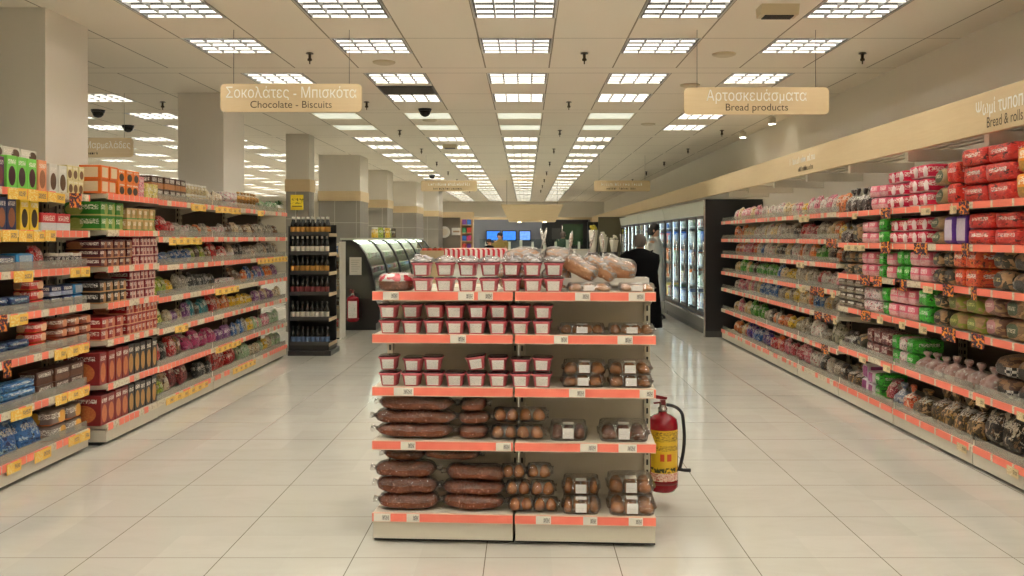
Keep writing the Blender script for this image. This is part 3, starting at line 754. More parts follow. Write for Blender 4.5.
bread('stackbrown', 'flat pack of dark flatbread', 'slab', .2, .062, .22, (84, 66, 52), (200, 186, 160), (40, 34, 30), 'stripe', name='flatbread_pack')
bread('maroon', 'maroon and white rusk packet', 'slab', .16, .11, .2, (120, 54, 52), (226, 200, 190), (160, 90, 84), 'film', name='rusk_packet')
bread('snackred', 'small red snack bag', 'pillow', .13, .14, .07, (206, 50, 54), (236, 200, 190), (150, 30, 40), 'film', .25, name='snack_bag')
bread('snackwhite', 'small white printed snack bag', 'pillow', .13, .15, .07, (220, 212, 200), (190, 110, 110), (240, 236, 226), 'film', .25, name='snack_bag')
bread('snackcream', 'cream and yellow snack bag', 'pillow', .13, .15, .07, (224, 200, 150), (236, 180, 90), (240, 226, 200), 'film', .25, name='snack_bag')
bread('snackorange', 'orange snack bag', 'pillow', .13, .15, .07, (230, 124, 60), (240, 200, 150), (196, 80, 40), 'film', .25, name='snack_bag')
bread('snackpink', 'rose pink snack bag', 'pillow', .13, .15, .07, (222, 130, 144), (240, 216, 214), (190, 70, 100), 'film', .25, name='snack_bag')
bread('snackdark', 'black and brown snack bag', 'pillow', .13, .15, .07, (48, 40, 38), (160, 130, 100), (90, 60, 46), 'film', .25, name='snack_bag')
bread('snackblue', 'blue and white snack bag', 'pillow', .14, .14, .07, (60, 110, 176), (220, 224, 226), (40, 70, 140), 'film', .35, name='snack_bag')
bread('snackviolet', 'violet blue snack bag', 'pillow', .15, .17, .08, (72, 60, 150), (206, 196, 210), (190, 100, 70), 'film', .3, name='snack_bag')
bread('snackgreen', 'green snack bag', 'pillow', .15, .16, .08, (74, 160, 56), (170, 210, 110), (40, 100, 50), 'film', .25, name='snack_bag')
bread('snackyellow', 'yellow snack bag', 'pillow', .16, .13, .08, (240, 200, 60), (236, 220, 160), (200, 150, 50), 'film', .5, name='snack_bag')
bread('snackgrey', 'grey beige snack bag', 'pillow', .15, .14, .08, (170, 158, 140), (214, 204, 188), (120, 104, 88), 'film', .35, name='snack_bag')
bread('snackwine', 'crimson snack bag', 'pillow', .2, .15, .09, (176, 38, 62), (224, 150, 156), (230, 214, 210), 'film', .5, name='snack_bag')
bread('snacktall', 'tall pale bag with dark stripes', 'pillow', .1, .19, .08, (196, 190, 160), (50, 50, 44), (120, 130, 100), 'film', .1, name='snack_bag')

SHN = {7: ['top shelf', 'second shelf', 'third shelf', 'fourth shelf', 'fifth shelf', 'sixth shelf', 'bottom shelf'],
       6: ['top shelf', 'second shelf', 'third shelf', 'fourth shelf', 'fifth shelf', 'bottom shelf'],
       5: ['top shelf', 'second shelf', 'third shelf', 'fourth shelf', 'bottom shelf']}
def place_item(bay, i, s, key, layer, layers, nth, yoff=.02, h=None, w=None, z=None, tl=None, jit=.012, lab=None, d=None):
    desc, name, cat, kind, W, H, D, mat, tilt = PK[key]
    W = w or W; H = h or H*(1.12 if kind == 'pillow' else 1); D = min(d or D*(1.3 if kind == 'pillow' and D < .09 else 1), bay.dep-.09)
    if tl is not None: tilt = tl
    o = link(name, pmesh(kind, mat, rnd.randrange(3)))
    zz = (bay.levels[i]+.02+layer*H*1.005 if z is None else z)+math.sin(tilt)*D
    if kind == 'pillow' and D < .12:
        H *= rnd.uniform(.78, 1.18); W *= rnd.uniform(.88, 1.0); tilt *= rnd.uniform(.3, 1.5); zz = bay.levels[i]+.02+math.sin(tilt)*D; yoff += rnd.uniform(0, .03)
        rot = (-tilt, 0, rnd.uniform(-1, 1)*.22)
    else: rot = (-tilt, 0, rnd.uniform(-1, 1)*.05*(1 if kind != 'carton' else .3))
    sc = (W*.97*rnd.uniform(.95, 1.0), D*rnd.uniform(.96, 1), H*(rnd.uniform(.93, .995) if layers == 1 else .99))
    M = bay.t.matrix_basis @ Matrix.Translation((s, yoff+rnd.uniform(0, jit), zz))
    o.matrix_basis = M @ Matrix.Rotation(rot[2], 4, 'Z') @ Matrix.Rotation(rot[0], 4, 'X') @ Matrix.Diagonal((*sc, 1))
    n = len(bay.levels); sn = SHN[n][i]
    lay = '' if layers == 1 else ', '+(['lower', 'upper'] if layers == 2 else ['lower', 'middle', 'upper'] if layers == 3 else ['lowest', 'second-lowest', 'second-highest', 'highest'])[layer]
    lab = lab or '%s, %s from near end%s, %s, %s' % (desc, ordw[nth], lay, sn, bay.nick)
    if len(lab.split()) > 16: lab = lab.replace('from near end', 'along')
    assert len(lab.split()) <= 16, lab
    tag(o, lab, cat, '%ss on the %s of the %s' % (desc, sn, bay.nick))
    return o

class Aisle:
    def __init__(s, side, X): s.side = side; s.X = X; s.bays = []; s.end = {}
    def add(s, Y0, Y1, dep, levels, nick, label, **kw):
        if s.side == 'L': b = make_bay((s.X if 'X' not in kw else kw['X'], Y0, 0), R(90), Y1-Y0, dep, levels, label, backm=m_back_shade, **{q: v for q, v in kw.items() if q != 'X'})
        else: b = make_bay((s.X, Y1, 0), R(-90), Y1-Y0, dep, levels, label, backm=m_back_shade, **kw)
        b.t.matrix_basis = Matrix.Translation(b.t.location) @ Matrix.Rotation(b.t.rotation_euler.z, 4, 'Z')
        b.Y0 = Y0; b.Y1 = Y1; b.nick = nick; s.bays.append(b); return b
    def D(s, x): return F*abs(s.X)/abs(x-VX)
    def run(s, i, xa, xb, keys, layers=1, fill=1.0, **kw):
        """xa..xb: where the run shows along the shelf front"""
        a, b = sorted((s.D(xa), s.D(xb))); y = max(a, s.end.get(i, 0)+.002)
        if isinstance(keys, str): keys = [keys]
        n = 0
        while True:
            key = keys[n % len(keys)] if kw.get('cyc') else rnd.choice(keys)
            W = kw.get('w') or PK[key][4]
            if y+W*.6 > b: break
            c = y+W/2
            bay = next((q for q in s.bays if q.Y0-.015 <= c <= q.Y1+.015), None)
            if bay is None: y += .02; continue
            s_ = (c-bay.Y0) if s.side == 'L' else (bay.Y1-c)
            nth = bay.count.get(i, 0); bay.count[i] = nth+1
            L = layers if isinstance(layers, int) else rnd.choice(layers)
            z = None
            for l in range(L):
                place_item(bay, i, s_, key, l, L, nth, **{q: v for q, v in kw.items() if q in ('h', 'w', 'tl', 'yoff', 'd')})
            y += W*1.02; n += 1; s.end[i] = y
    def tags(s, i, spans, mat, h=.05, dz=-.012, name='price_label', one=True):
        for xa, xb in spans:
            a, b = sorted((s.D(xa), s.D(xb)))
            c = (a+b)/2; bay = next((q for q in s.bays if q.Y0 <= c <= q.Y1), None)
            if bay is None: continue
            lo, hi = max(a, bay.Y0+.01), min(b, bay.Y1-.01)
            n = max(1, round((hi-lo)/.16)) if name == 'price_label' and one else 1
            for q in range(n):
                wd = (hi-lo)/n; cc = lo+(q+.5)*wd; s_ = (cc-bay.Y0) if s.side == 'L' else (bay.Y1-cc)
                add_tag(bay, i, s_, wd*.97, h*rnd.uniform(.95, 1.1), mat, dz-rnd.uniform(0, .006), name, rnd.uniform(-.03, .03), -.008-.002*(q % 2))

# ---- left aisle
LV1 = [1.727, 1.48, 1.236, .985, .72, .425, .125]; LV2 = [1.746, 1.488, 1.23, .973, .713, .405, .125]; LV3 = [1.739, 1.44, 1.21, .952, .695, .395, .125]
LA = Aisle('L', -3.0)
g1 = (2, 3, 4, 5, 6)
LA.add(3.74, 4.96, .33, LV1, 'front left bay', 'cream shelving bay at the left edge of the left aisle', rail=m_railL, guards=g1)
LA.add(4.97, 6.19, .33, LV1, 'blue packet bay', 'cream shelving bay of biscuits with many yellow price tags, left foreground', rail=m_railL, guards=g1)
B2 = LA.add(6.3, 7.19, .37, LV2, 'red carton bay', 'cream shelving bay stacked with red cartons, left aisle', rail=m_railL, X=-2.93)
for q, (a, b_, nk) in enumerate(((7.2, 8.49, 'fourth left bay'), (8.5, 9.79, 'fifth left bay'), (9.8, 11.08, 'last left bay'))):
    LA.add(a, b_, .37, LV3, nk, ['cream shelving bay of mixed sweets right behind the red carton bay', 'cream shelving bay of sweets, second last of the left aisle', 'last cream shelving bay of the left aisle, before the bottle rack'][q], rail=m_railL, guards=(0, 1, 2, 3, 4, 5, 6), X=-2.94)
r = LA.run
r(0, -70, 11, 'purple'); r(0, 12, 40, 'green'); r(0, 40, 54, 'salmon'); r(0, 54, 70, 'disc'); r(0, 70, 92, 'ywhite', 2)
r(1, -70, 24, 'navybox'); r(1, 25, 45, 'yellow'); r(1, 45, 84, 'redwave')
r(2, -70, 20, 'navywide'); r(2, 21, 45, 'bluewhite'); r(2, 46, 60, 'redpouch', tl=.2); r(2, 61, 92, 'roll')
r(3, -70, 28, 'bluelow', 2); r(3, 29, 46, 'redbox', 3, w=.15); r(3, 47, 54, 'darkbrown', 1, w=.1); r(3, 55, 90, ['navywide', 'bluewhite'], 2, h=.07, w=.14)
r(4, -70, 36, 'bluelow', 2); r(4, 38, 60, 'redbox', 3); r(4, 61, 91, 'brownred', 3)
r(5, -70, 30, 'longblue', 3); r(5, 32, 91, 'wafer', 2)
r(6, -70, 2, 'orangebag'); r(6, 4, 54, 'bluebag'); r(6, 55, 91, 'greybrown', 2)
LA.X = -2.93
r(0, 104, 122, 'orangewin', 2); r(0, 122, 141, 'orangeheart', 2); r(0, 141, 150, 'pinkbox', 2, h=.08); r(0, 150, 160, 'paleyellow')
r(1, 104, 130, 'greenbox', 2); r(1, 130, 160, 'tanbox', 2, h=.085)
r(2, 104, 135, 'plum', 3); r(2, 135, 160, 'rosewhite', 3)
r(3, 104, 133, 'blacktan', 2); r(3, 133, 160, 'rosewhite', 3)
r(4, 104, 130, 'redchoc', 2); r(4, 130, 160, ['redchoc'], 3, h=.075, w=.07)
r(5, 104, 130, 'tallmaroon'); r(5, 130, 160, 'tallblack')
r(6, 104, 130, 'tallmaroon', h=.22); r(6, 130, 160, 'tallblack', h=.22)
r(0, 161, 196, 'choctall', 2, yoff=.06); r(0, 196, 215, 'tanjar', 2, yoff=.05); r(0, 216, 232, 'cream', yoff=.05, tl=.1); r(0, 232, 246, 'whitepink', 2, yoff=.05); r(0, 246, 264, 'goldbag', 2, yoff=.03); r(0, 265, 287, 'greenwhite', yoff=.05)
r(1, 161, 172, 'lime', yoff=.05); r(1, 172, 187, 'red', yoff=.05); r(1, 187, 230, ['whitepink', 'silver', 'orange'], yoff=.05, h=.11); r(1, 230, 287, ['silver', 'cream', 'brown'], yoff=.05)
r(2, 161, 170, 'lime', yoff=.05, h=.1); r(2, 170, 200, 'blue', yoff=.05, h=.11); r(2, 200, 222, ['brown', 'lime', 'darkb'], yoff=.05); r(2, 222, 240, ['whitepink', 'red'], yoff=.05); r(2, 240, 287, ['silver', 'cream', 'blackw'], yoff=.05)
r(3, 161, 190, ['lime', 'yellowb'], yoff=.05); r(3, 190, 224, ['darkb', 'silver', 'blackw'], yoff=.05); r(3, 224, 240, ['pinkb', 'whitepink'], yoff=.05); r(3, 240, 252, 'brown', yoff=.03); r(3, 252, 287, ['orange', 'blue', 'violet'], yoff=.05)
r(4, 161, 178, ['lime', 'darkb'], yoff=.05); r(4, 178, 200, ['orange', 'cream', 'violet'], yoff=.05); r(4, 200, 222, ['darkb', 'tealb'], yoff=.05); r(4, 222, 242, ['orange', 'red', 'pinkb'], yoff=.05); r(4, 242, 263, 'yellowb', yoff=.05); r(4, 263, 287, ['violet', 'cream', 'lime'], yoff=.05)
r(5, 161, 197, ['red', 'cream', 'blackw', 'brown'], yoff=.05); r(5, 197, 226, 'magenta', yoff=.05); r(5, 226, 242, ['tealb', 'violet'], yoff=.05); r(5, 242, 262, ['blue', 'yellowb', 'silver'], yoff=.05); r(5, 262, 287, ['palegreen', 'pinkb'], yoff=.05)
r(6, 161, 182, ['lime', 'cream', 'red'], yoff=.05); r(6, 182, 208, 'winered', yoff=.05); r(6, 208, 222, 'blackw', yoff=.05); r(6, 222, 247, 'red', yoff=.05, h=.2, w=.2); r(6, 247, 287, ['palegreen', 'yellowb', 'cream'], yoff=.05)
LA.X = -3.0
yt = {0: [(6, 26), (26, 46), (46, 64)], 1: [(-20, 16), (17, 32), (32, 54)], 2: [(12, 32), (69, 92)], 3: [(8, 27)], 4: [(53, 88)], 5: [(9, 31), (54, 88)], 6: [(5, 20), (33, 50), (67, 92)]}
for i, sp in yt.items(): LA.tags(i, sp, m_ytag, .062)
LA.tags(0, [(68, 80)], m_ptag, .1, -.02, 'promotion_tag'); LA.tags(3, [(-6, 6)], m_ptag, .09, -.02, 'promotion_tag'); LA.tags(4, [(2, 10)], m_ptag, .09, -.02, 'promotion_tag')
LA.X = -2.94
yt = {0: [(190, 205), (211, 240), (257, 263)], 1: [(168, 201)], 2: [(257, 287)], 3: [(191, 238)], 4: [(174, 187)], 5: [(215, 240)], 6: [(165, 207), (232, 268)]}
for i, sp in yt.items(): LA.tags(i, sp, m_ytag, .055)
# display cartons stacked at the back of the top shelf
for q in range(7):
    bay = LA.bays[1] if q > 0 else LA.bays[0]; Yc = 4.86+q*.2
    s_ = Yc-bay.Y0
    for l, (ky, hh, zz) in enumerate((('yellowbox', .205, 0), ('display', .075, .206))):
        if l == 1 and q > 5: continue
        place_item(bay, 0, s_, ky, 0, 1, q, yoff=.225, z=bay.levels[0]+.02+zz, w=.195, h=hh, d=.08, lab='%s at the back of the top left shelf, %s from near end' % (PK[ky][0], ordw[q]))

# ---- right aisle
RVA = [1.66, 1.39, 1.117, .825, .46, .125]; RVB = [1.667, 1.419, 1.2, .953, .719, .42, .125]
RA = Aisle('R', 2.82)
gb = (0, 1, 2, 3, 4, 5, 6)
nn = ['front', 'second', 'third', 'fourth', 'fifth', 'sixth', 'last']
js = [4.47, 5.69, 6.92, 8.12, 9.35, 10.57, 11.79, 12.95]
rl = ['cream shelving bay of red bread packs at the right edge', 'cream shelving bay of pink and green bread packs, right aisle', 'cream shelving bay of dark loaves and magenta packs, right aisle', 'cream shelving bay of snack bags just beyond the dark loaves, right aisle',
      'cream shelving bay of snack bags, third from the freezer', 'cream shelving bay of snack bags, second from the freezer', 'cream shelving bay of snack bags beside the black freezer end']
for q in range(7):
    RA.add(js[q]+.004, js[q+1]-.004, .58, RVA if q < 3 else RVB, nn[q]+' right bay', rl[q], rail=m_railR if q < 3 else m_railL, guards=(4, 5) if q < 3 else gb)
r = RA.run
y0 = .012
r(0, 1190, 1010, 'orangeslab', 2, yoff=y0); r(0, 1008, 955, 'redslab', 3, yoff=y0); r(0, 955, 942, 'redtall', 2, yoff=y0, h=.14); r(0, 942, 926, 'brownloaf', 2, yoff=y0, w=.22); r(0, 925, 902, 'magslab', 3, yoff=y0); r(0, 901, 885, 'magslab', 3, yoff=y0, h=.095); r(0, 884, 865, 'pinkslab', 2, yoff=y0); r(0, 864, 839, 'silverdark', yoff=y0)
r(1, 1190, 1018, 'tealloaf', 2, yoff=y0); r(1, 1016, 964, 'redslab', 2, yoff=y0, h=.1); r(1, 963, 944, 'purplebag', 1, yoff=y0, h=.2); r(1, 944, 925, 'brownloaf', 2, yoff=y0, h=.1); r(1, 924, 905, 'magslab', 2, yoff=y0, h=.095); r(1, 904, 884, ['magslab'], 2, yoff=y0, h=.09); r(1, 883, 875, 'greenbag', 2, yoff=y0, h=.1, w=.14); r(1, 874, 858, 'pinkslab', 2, yoff=y0, h=.09); r(1, 857, 838, ['blackloaf', 'silverdark'], 1, yoff=y0, h=.18)
r(2, 1190, 1006, 'check', 2, yoff=y0, h=.12); r(2, 1004, 975, 'blackloaf', 2, yoff=y0, h=.125); r(2, 974, 952, 'orangered', 2, yoff=y0, h=.12); r(2, 951, 928, 'blackloaf', 2, yoff=y0, h=.115, w=.17); r(2, 927, 908, 'pinkslab', 2, yoff=y0, h=.11, w=.16); r(2, 907, 892, 'greenbag', 2, yoff=y0, h=.11); r(2, 891, 882, 'pinkslab', 2, yoff=y0, h=.1); r(2, 881, 873, 'greenbag', 2, yoff=y0, h=.1); r(2, 872, 860, 'pinkslab', 2, yoff=y0, h=.1, w=.15); r(2, 859, 838, 'blackloaf', 2, yoff=y0, h=.1)
r(3, 1190, 1004, 'greenbrown', 2, yoff=y0, h=.13); r(3, 1003, 978, 'brownpink', 2, yoff=y0, h=.13); r(3, 977, 942, 'olive', 2, yoff=y0, h=.12); r(3, 941, 927, 'blackloaf', 2, yoff=y0, h=.12, w=.2); r(3, 926, 914, 'greenbag', 2, yoff=y0, h=.12, w=.18); r(3, 913, 888, ['purplewhite', 'pinkslab'], 2, yoff=y0, h=.11); r(3, 887, 878, 'greenbag', 2, yoff=y0, h=.11, w=.12); r(3, 877, 862, 'pinkwhite', 2, yoff=y0, h=.1); r(3, 861, 838, 'stackbrown', 4, yoff=y0)
r(4, 1190, 990, 'check', 2, yoff=.04, h=.135); r(4, 989, 935, 'clearbun', 1, yoff=.04); r(4, 934, 908, 'clearbun', 1, yoff=.04, h=.15, w=.14); r(4, 907, 884, ['greenbag', 'pinkwhite'], 2, yoff=.04, cyc=1, w=.13, h=.11); r(4, 883, 858, 'maroon', 2, yoff=.04); r(4, 857, 838, ['silverdark', 'blackloaf'], 1, yoff=.04, h=.15)
r(5, 1190, 1002, 'orangecheck', yoff=.05); r(5, 1001, 968, 'blackcheck', yoff=.05); r(5, 967, 914, 'goldtie', yoff=.05, w=.17); r(5, 913, 902, 'goldtie', yoff=.05, h=.2); r(5, 901, 893, 'orangeclear', yoff=.05); r(5, 892, 881, 'bluegrey', yoff=.05); r(5, 880, 874, 'snackwine', yoff=.05, w=.13); r(5, 873, 862, ['greenbag', 'purplewhite'], 2, yoff=.05, cyc=1, w=.13, h=.1); r(5, 861, 852, 'purplewhite', 2, yoff=.05, w=.14); r(5, 851, 838, 'goldtie', yoff=.05, h=.2, w=.15)
mixr = [ # far part, level by level, near to far
 [(836, 826, ['snackdark', 'snackorange']), (826, 800, ['snackwhite', 'snackpink']), (800, 786, ['snackpink', 'snackyellow']), (786, 765, ['snackwhite', 'snackcream', 'snackdark']), (765, 728, ['snackwhite', 'snackpink', 'snackcream'])],
 [(836, 829, ['snackyellow', 'snackgreen']), (829, 806, ['snackcream', 'snackgrey', 'snackorange']), (806, 788, ['snackwine', 'snackred']), (788, 772, ['snackgrey', 'snackdark']), (772, 745, ['snackcream', 'snackwhite']), (745, 728, ['snackorange', 'snackcream'])],
 [(836, 828, ['snackorange', 'snackdark']), (828, 806, ['snackgrey', 'snackgreen', 'snackdark']), (806, 785, ['snackwhite', 'snackorange', 'snackwine']), (785, 765, ['snackcream', 'snackdark']), (765, 750, ['snackblue', 'snackwhite']), (750, 728, ['snackred', 'snackorange', 'snackpink'])],
 [(836, 826, ['snackgrey', 'snackpink']), (826, 808, ['snackblue', 'snackwhite', 'snackred']), (808, 785, ['snackgrey', 'snackcream']), (785, 768, ['snackyellow', 'snackcream', 'snackblue']), (768, 728, ['snackdark', 'snackgreen', 'snackcream'])],
 [(836, 818, ['snackdark', 'snackgrey']), (818, 806, ['snackblue', 'snackcream']), (806, 788, ['snackorange', 'snackcream']), (788, 768, ['snackyellow', 'snackgrey']), (768, 752, ['snackblue']), (752, 728, ['snackgrey', 'snackcream', 'snackpink'])],
 [(836, 818, ['snacktall', 'snackdark']), (818, 800, ['snackgrey', 'snackwhite']), (800, 788, ['snackgrey', 'snackyellow']), (788, 778, ['snackyellow']), (778, 756, ['snackgrey', 'snackdark', 'snackorange']), (756, 742, ['snackgreen']), (742, 728, ['snackcream', 'snackpink'])],
 [(836, 820, ['snackgrey', 'snackdark']), (820, 800, ['snackdark', 'snackwhite']), (800, 775, ['snackwine', 'snackpink']), (775, 762, ['snackred', 'snackorange']), (762, 742, ['snackviolet', 'snackblue']), (742, 728, ['snackorange', 'snackcream', 'snackblue'])]]
for i, lst in enumerate(mixr):
    for xa, xb, ks in lst: r(i, xa, xb, ks, yoff=.05, layers=1)
ct = {0: [(922, 932), (951, 958), (853, 858)], 1: [(845, 866)], 2: [(924, 934), (896, 901)], 3: [(878, 884), (900, 906), (920, 928)], 4: [(860, 867), (884, 892), (1018, 1030), (1060, 1080), (977, 986)], 5: [(958, 968), (1008, 1020)]}
for i, sp in ct.items(): RA.tags(i, sp, m_ctag, .05, -.02)
pt = {0: [(882, 894), (960, 977)], 1: [(882, 893), (915, 929), (963, 977)], 2: [(861, 871), (874, 883), (896, 908), (944, 955), (966, 978)], 3: [(862, 872), (943, 957), (972, 986)]}
for i, sp in pt.items(): RA.tags(i, sp, m_ptag, .085, -.01, 'promotion_tag')
for i, sp in {1: [(827, 833), (834, 839)], 3: [(811, 818), (819, 825)], 4: [(815, 823), (825, 832)], 5: [(822, 829)]}.items(): RA.tags(i, sp, m_ptag, .08, -.01, 'promotion_tag')
for i, sp in {0: [(800, 810)], 2: [(795, 805)], 3: [(800, 806), (832, 836)], 4: [(834, 838)]}.items(): RA.tags(i, sp, m_ctag, .055, -.02)
# ------------------------------------------------------------------ bread gondola in the middle
TH = math.atan2(.075, 1.345)
GL = [1.178, .975, .724, .468, .125]
G = []
for q in range(2):
    lx = -.6725+q*.68
    loc = (-.0595+lx*math.cos(TH), 4.25-lx*math.sin(TH), 0)
    b = make_bay(loc, -TH, .674 if q == 0 else .665, .4, GL, ['left half of the cream bread gondola with coral price rails', 'right half of the cream bread gondola with coral price rails'][q], m_railG, post=True, back_h=1.19, group='bread gondola halves')
    b.t.matrix_basis = Matrix.Translation(loc) @ Matrix.Rotation(-TH, 4, 'Z')
    G.append(b); b.nick = ['left gondola half', 'right gondola half'][q]
for q in range(2):      # the rear halves, back to back
    lx = .6725-q*.68; M4 = G[0].t.matrix_basis
    b = make_bay((0, 0, 0), 0, .665, .38, GL, 'rear %s of the bread gondola, backing onto the front one' % ['right half', 'left half'][q], m_railG, back_h=1.19, group='bread gondola halves')
    b.t.matrix_basis = M4 @ Matrix.Translation((1.345-q*.68, .785, 0)) @ Matrix.Rotation(math.pi, 4, 'Z')
def gx(x, D=4.25): return (x-VX)*D/F+.0595+.6725        # distance along the gondola from its left end
def gsplit(u): return (G[0], u) if u < .677 else (G[1], u-.68)
def gw(u, y, z, extra_rot=0.0):
    """matrix at distance u along the gondola"""
    return G[0].t.matrix_basis @ Matrix.Translation((u, y, z)) @ Matrix.Rotation(extra_rot, 4, 'Z')
for i, spans in {0: [(372+10, 398), (458, 474), (478, 493), (575, 590), (628, 644)], 1: [(450, 466), (554, 568), (617, 632)], 2: [(393, 413), (569, 585), (640, 654)], 3: [(400, 415), (496, 511), (580, 597), (618, 636)], 4: [(372, 389), (406, 419), (536, 551), (583, 597), (628, 642)]}.items():
    for xa, xb in spans:
        u0, u1 = gx(xa), gx(xb); bay, uu = gsplit((u0+u1)/2)
        add_tag(bay, i, min(max(uu, .05), bay.L-.045), u1-u0, .038, m_lab, 0)
# dark gap between the halves is the real gap; side screws at the plinth ends
# -- tubs
k = NT('raspberry_tub_plastic'); k.b.inputs['Base Color'].default_value = lin((204, 92, 104))+(1,); k.b.inputs['Roughness'].default_value = .25
g = k.coord('Generated'); x, y, z = k.sep(g)
k.col(k.mix(k.noise(k.vadd(g, k.comb(k.ma('MULTIPLY', k.rnd(), 9.), 0., 0.)), 4., 2.), lin((190, 74, 88)), lin((222, 124, 130)))); m_tub = k.mat
m_tubdark = plain('dark_fruit_filling', (58, 18, 24), .2, nscale=30, var=.5)
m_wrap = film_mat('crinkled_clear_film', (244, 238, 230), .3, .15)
m_tail = film_mat('gathered_white_film', (250, 244, 236), .95, .25); m_wrapw = film_mat('crumpled_white_film', (246, 240, 238), .36, .18)
m_film2 = film_mat('thin_clear_film', (235, 228, 220), .03, .14)
m_clear = film_mat('clear_box_plastic', (226, 220, 208), .05, .06)
m_clearb = film_mat('clear_box_base_plastic', (220, 212, 200), .04, .06)
m_crust = None
def crust(name, dark, lite, sc=9.):
    k = NT(name); co = k.vadd(k.coord('Object'), k.comb(k.ma('MULTIPLY', k.rnd(), 9.), 0., 0.))
    n1 = k.noise(co, sc, 4., .6); n2 = k.noise(co, sc*5, 3.)
    k.col(k.mix(k.ma('GREATER_THAN', n2, .66), k.mix(n1, lin(dark), lin(lite)), lin(tuple(min(255, q+50) for q in lite))))
    k.b.inputs['Roughness'].default_value = .22; k.bump(n2, .6, .01); return k.mat
m_dkbread = crust('dark_bread_crust', (52, 20, 13), (160, 92, 62), 24.)
m_bun = crust('brown_bun_crust', (104, 50, 22), (214, 142, 80), 18.)
m_bunlite = crust('pale_roll_crust', (140, 84, 46), (214, 164, 110), 12.)
m_flour = crust('floured_loaf_crust', (140, 90, 58), (206, 160, 122), 9.)
def tub_proto():
    t = empty('fruit_tub')
    b = MB(); b.loft([ellring(0, .06, z, r*.5, r*.62, 20, 5) for z, r in ((0, .070), (.003, .073), (.052, .088), (.056, .098), (.062, .1))]); b.build('tub', m_tub, t)
    b = MB(); b.loft([ellring(0, .06, z, r*.5, r*.62, 20, 5) for z, r in ((.0625, .094), (.0665, .092), (.068, .08))]); b.build('lid', m_tubdark, t)
    b = MB().add([(-.026, -.0065, .006), (.026, -.0065, .006), (.03, -.006-.004, .05), (-.03, -.006-.004, .05)], [(0, 1, 2, 3)], 0); b2 = MB()
    # label follows the slanted front wall
    b2.add([(-.026, .0145-.0005, .006), (.026, .0140, .006), (.029, .0052, .051), (-.029, .0052, .051), (-.026, .0155, .006), (.026, .0155, .006), (.029, .0067, .051), (-.029, .0067, .051)],
           [(0, 1, 2, 3), (7, 6, 5, 4), (0, 4, 5, 1), (3, 2, 6, 7), (0, 3, 7, 4), (1, 5, 6, 2)])
    b2.build('label', m_lab2, t)
    return t
k = NT('white_product_label'); g = k.coord('Generated'); x, y, z = k.sep(g)
nz = k.noise(k.vscale(g, (9., 1., 16.)), 2., 2.)
k.col(k.mix(k.ma('MULTIPLY', k.band(z, .12, .8), k.ma('GREATER_THAN', nz, .6)), lin((240, 236, 230)), lin((176, 168, 164)))); m_lab2 = k.mat
def wrap_mesh(seed):
    b = MB(); rings = []; n = 18
    for z, s, am in ((0, .99, .0), (.004, 1.06, .004), (.014, .94, .012), (.026, .66, .018), (.03, .2, .014)):
        rings.append([nudge(q, seed, am, 30.) for q in ellring(0, .06, .066+z, .052*s, .063*s, n, 5)])
    b.loft(rings); return b.mesh('wrap', m_wrapw)
wraps = [wrap_mesh(q) for q in range(4)]
tp = tub_proto(); tk = {tp: kids(tp)}; first = [True]
def tub(u, y, z, lab, film=False, tilt=0.0, yaw=0.0, grp='fruit tubs'):
    if first[0]: o = tp; first[0] = False
    else: o = copy_tree(tp, None, tk)
    if film: link('film_wrap', rnd.choice(wraps), o)
    o.matrix_basis = gw(u, y, z, yaw) @ Matrix.Rotation(tilt, 4, 'Y')
    tag(o, lab, 'tub', grp); return o
tz = .0685
for row, (i, xs_, miss) in enumerate(((0, [420, 443, 466, 488, 510, 532, 553], ()), (1, [386, 409, 431.5, 453.5, 475, 497, 519.5, 541.5], ()), (2, [386, 409, 431.5, 453.5, 475, 497, 519.5, 541.5], (3,)))):
    rn = ['top shelf', 'second shelf', 'third shelf'][i]
    for q, x in enumerate(xs_):
        u = gx(x, 4.28); 
        z0 = GL[i]+.0185
        tub(u, .025+rnd.uniform(0, .006), z0, 'raspberry pink fruit tub, lower layer, %s from left, %s of the gondola' % (ordw[q], rn), yaw=rnd.uniform(-.04, .04), grp='fruit tubs on the '+rn)
        if q in miss: continue
        tl = rnd.uniform(-.015, .015) if i < 2 else rnd.choice((0, 0, .12, -.1)) if q in (1, 4, 6) else rnd.uniform(-.03, .03)
        if i == 2 and q == 4: tl = -.13
        tub(u+rnd.uniform(-.004, .004), .028+rnd.uniform(0, .02), z0+tz+(.006 if tl else .0005)+(abs(tl)*.045), 'raspberry pink fruit tub, upper layer, %s from left, %s of the gondola' % (ordw[q], rn), film=(i == 0), tilt=tl, yaw=rnd.uniform(-.06, .06), grp='fruit tubs on the '+rn)

# -- round cake in printed film at the left end of the top shelf
t = empty('wrapped_cake'); t.matrix_basis = gw(.095, .13, GL[0]+.019); tag(t, 'round dark cake under red and white printed film, left end of gondola top', 'cake')
b = MB(); b.lathe([(.07, 0), (.088, .012), (.09, .05), (.078, .066), (.03, .072)], 28); b.build('cake', m_dkbread, t)
k = NT('red_white_printed_film'); nt = k.t; co = k.coord('Object')
c = k.mix(k.ma('GREATER_THAN', k.noise(co, 22., 3., .6, 1.), .52), lin((236, 226, 220)), lin((206, 60, 72)))
k.col(c); k.b.inputs['Roughness'].default_value = .2
tr = k.n('ShaderNodeBsdfTransparent'); mx = k.n('ShaderNodeMixShader'); xx = k.sep(co)
k.put(mx.inputs[0], k.ma('MULTIPLY', k.ma('GREATER_THAN', xx[2], .048), .85)); nt.links.new(tr.outputs[0], mx.inputs[1]); nt.links.new(k.b.outputs[0], mx.inputs[2])
mx2 = k.n('ShaderNodeMixShader'); gl = k.n('ShaderNodeBsdfGlossy'); gl.inputs['Roughness'].default_value = .15; mx2.inputs[0].default_value = .12
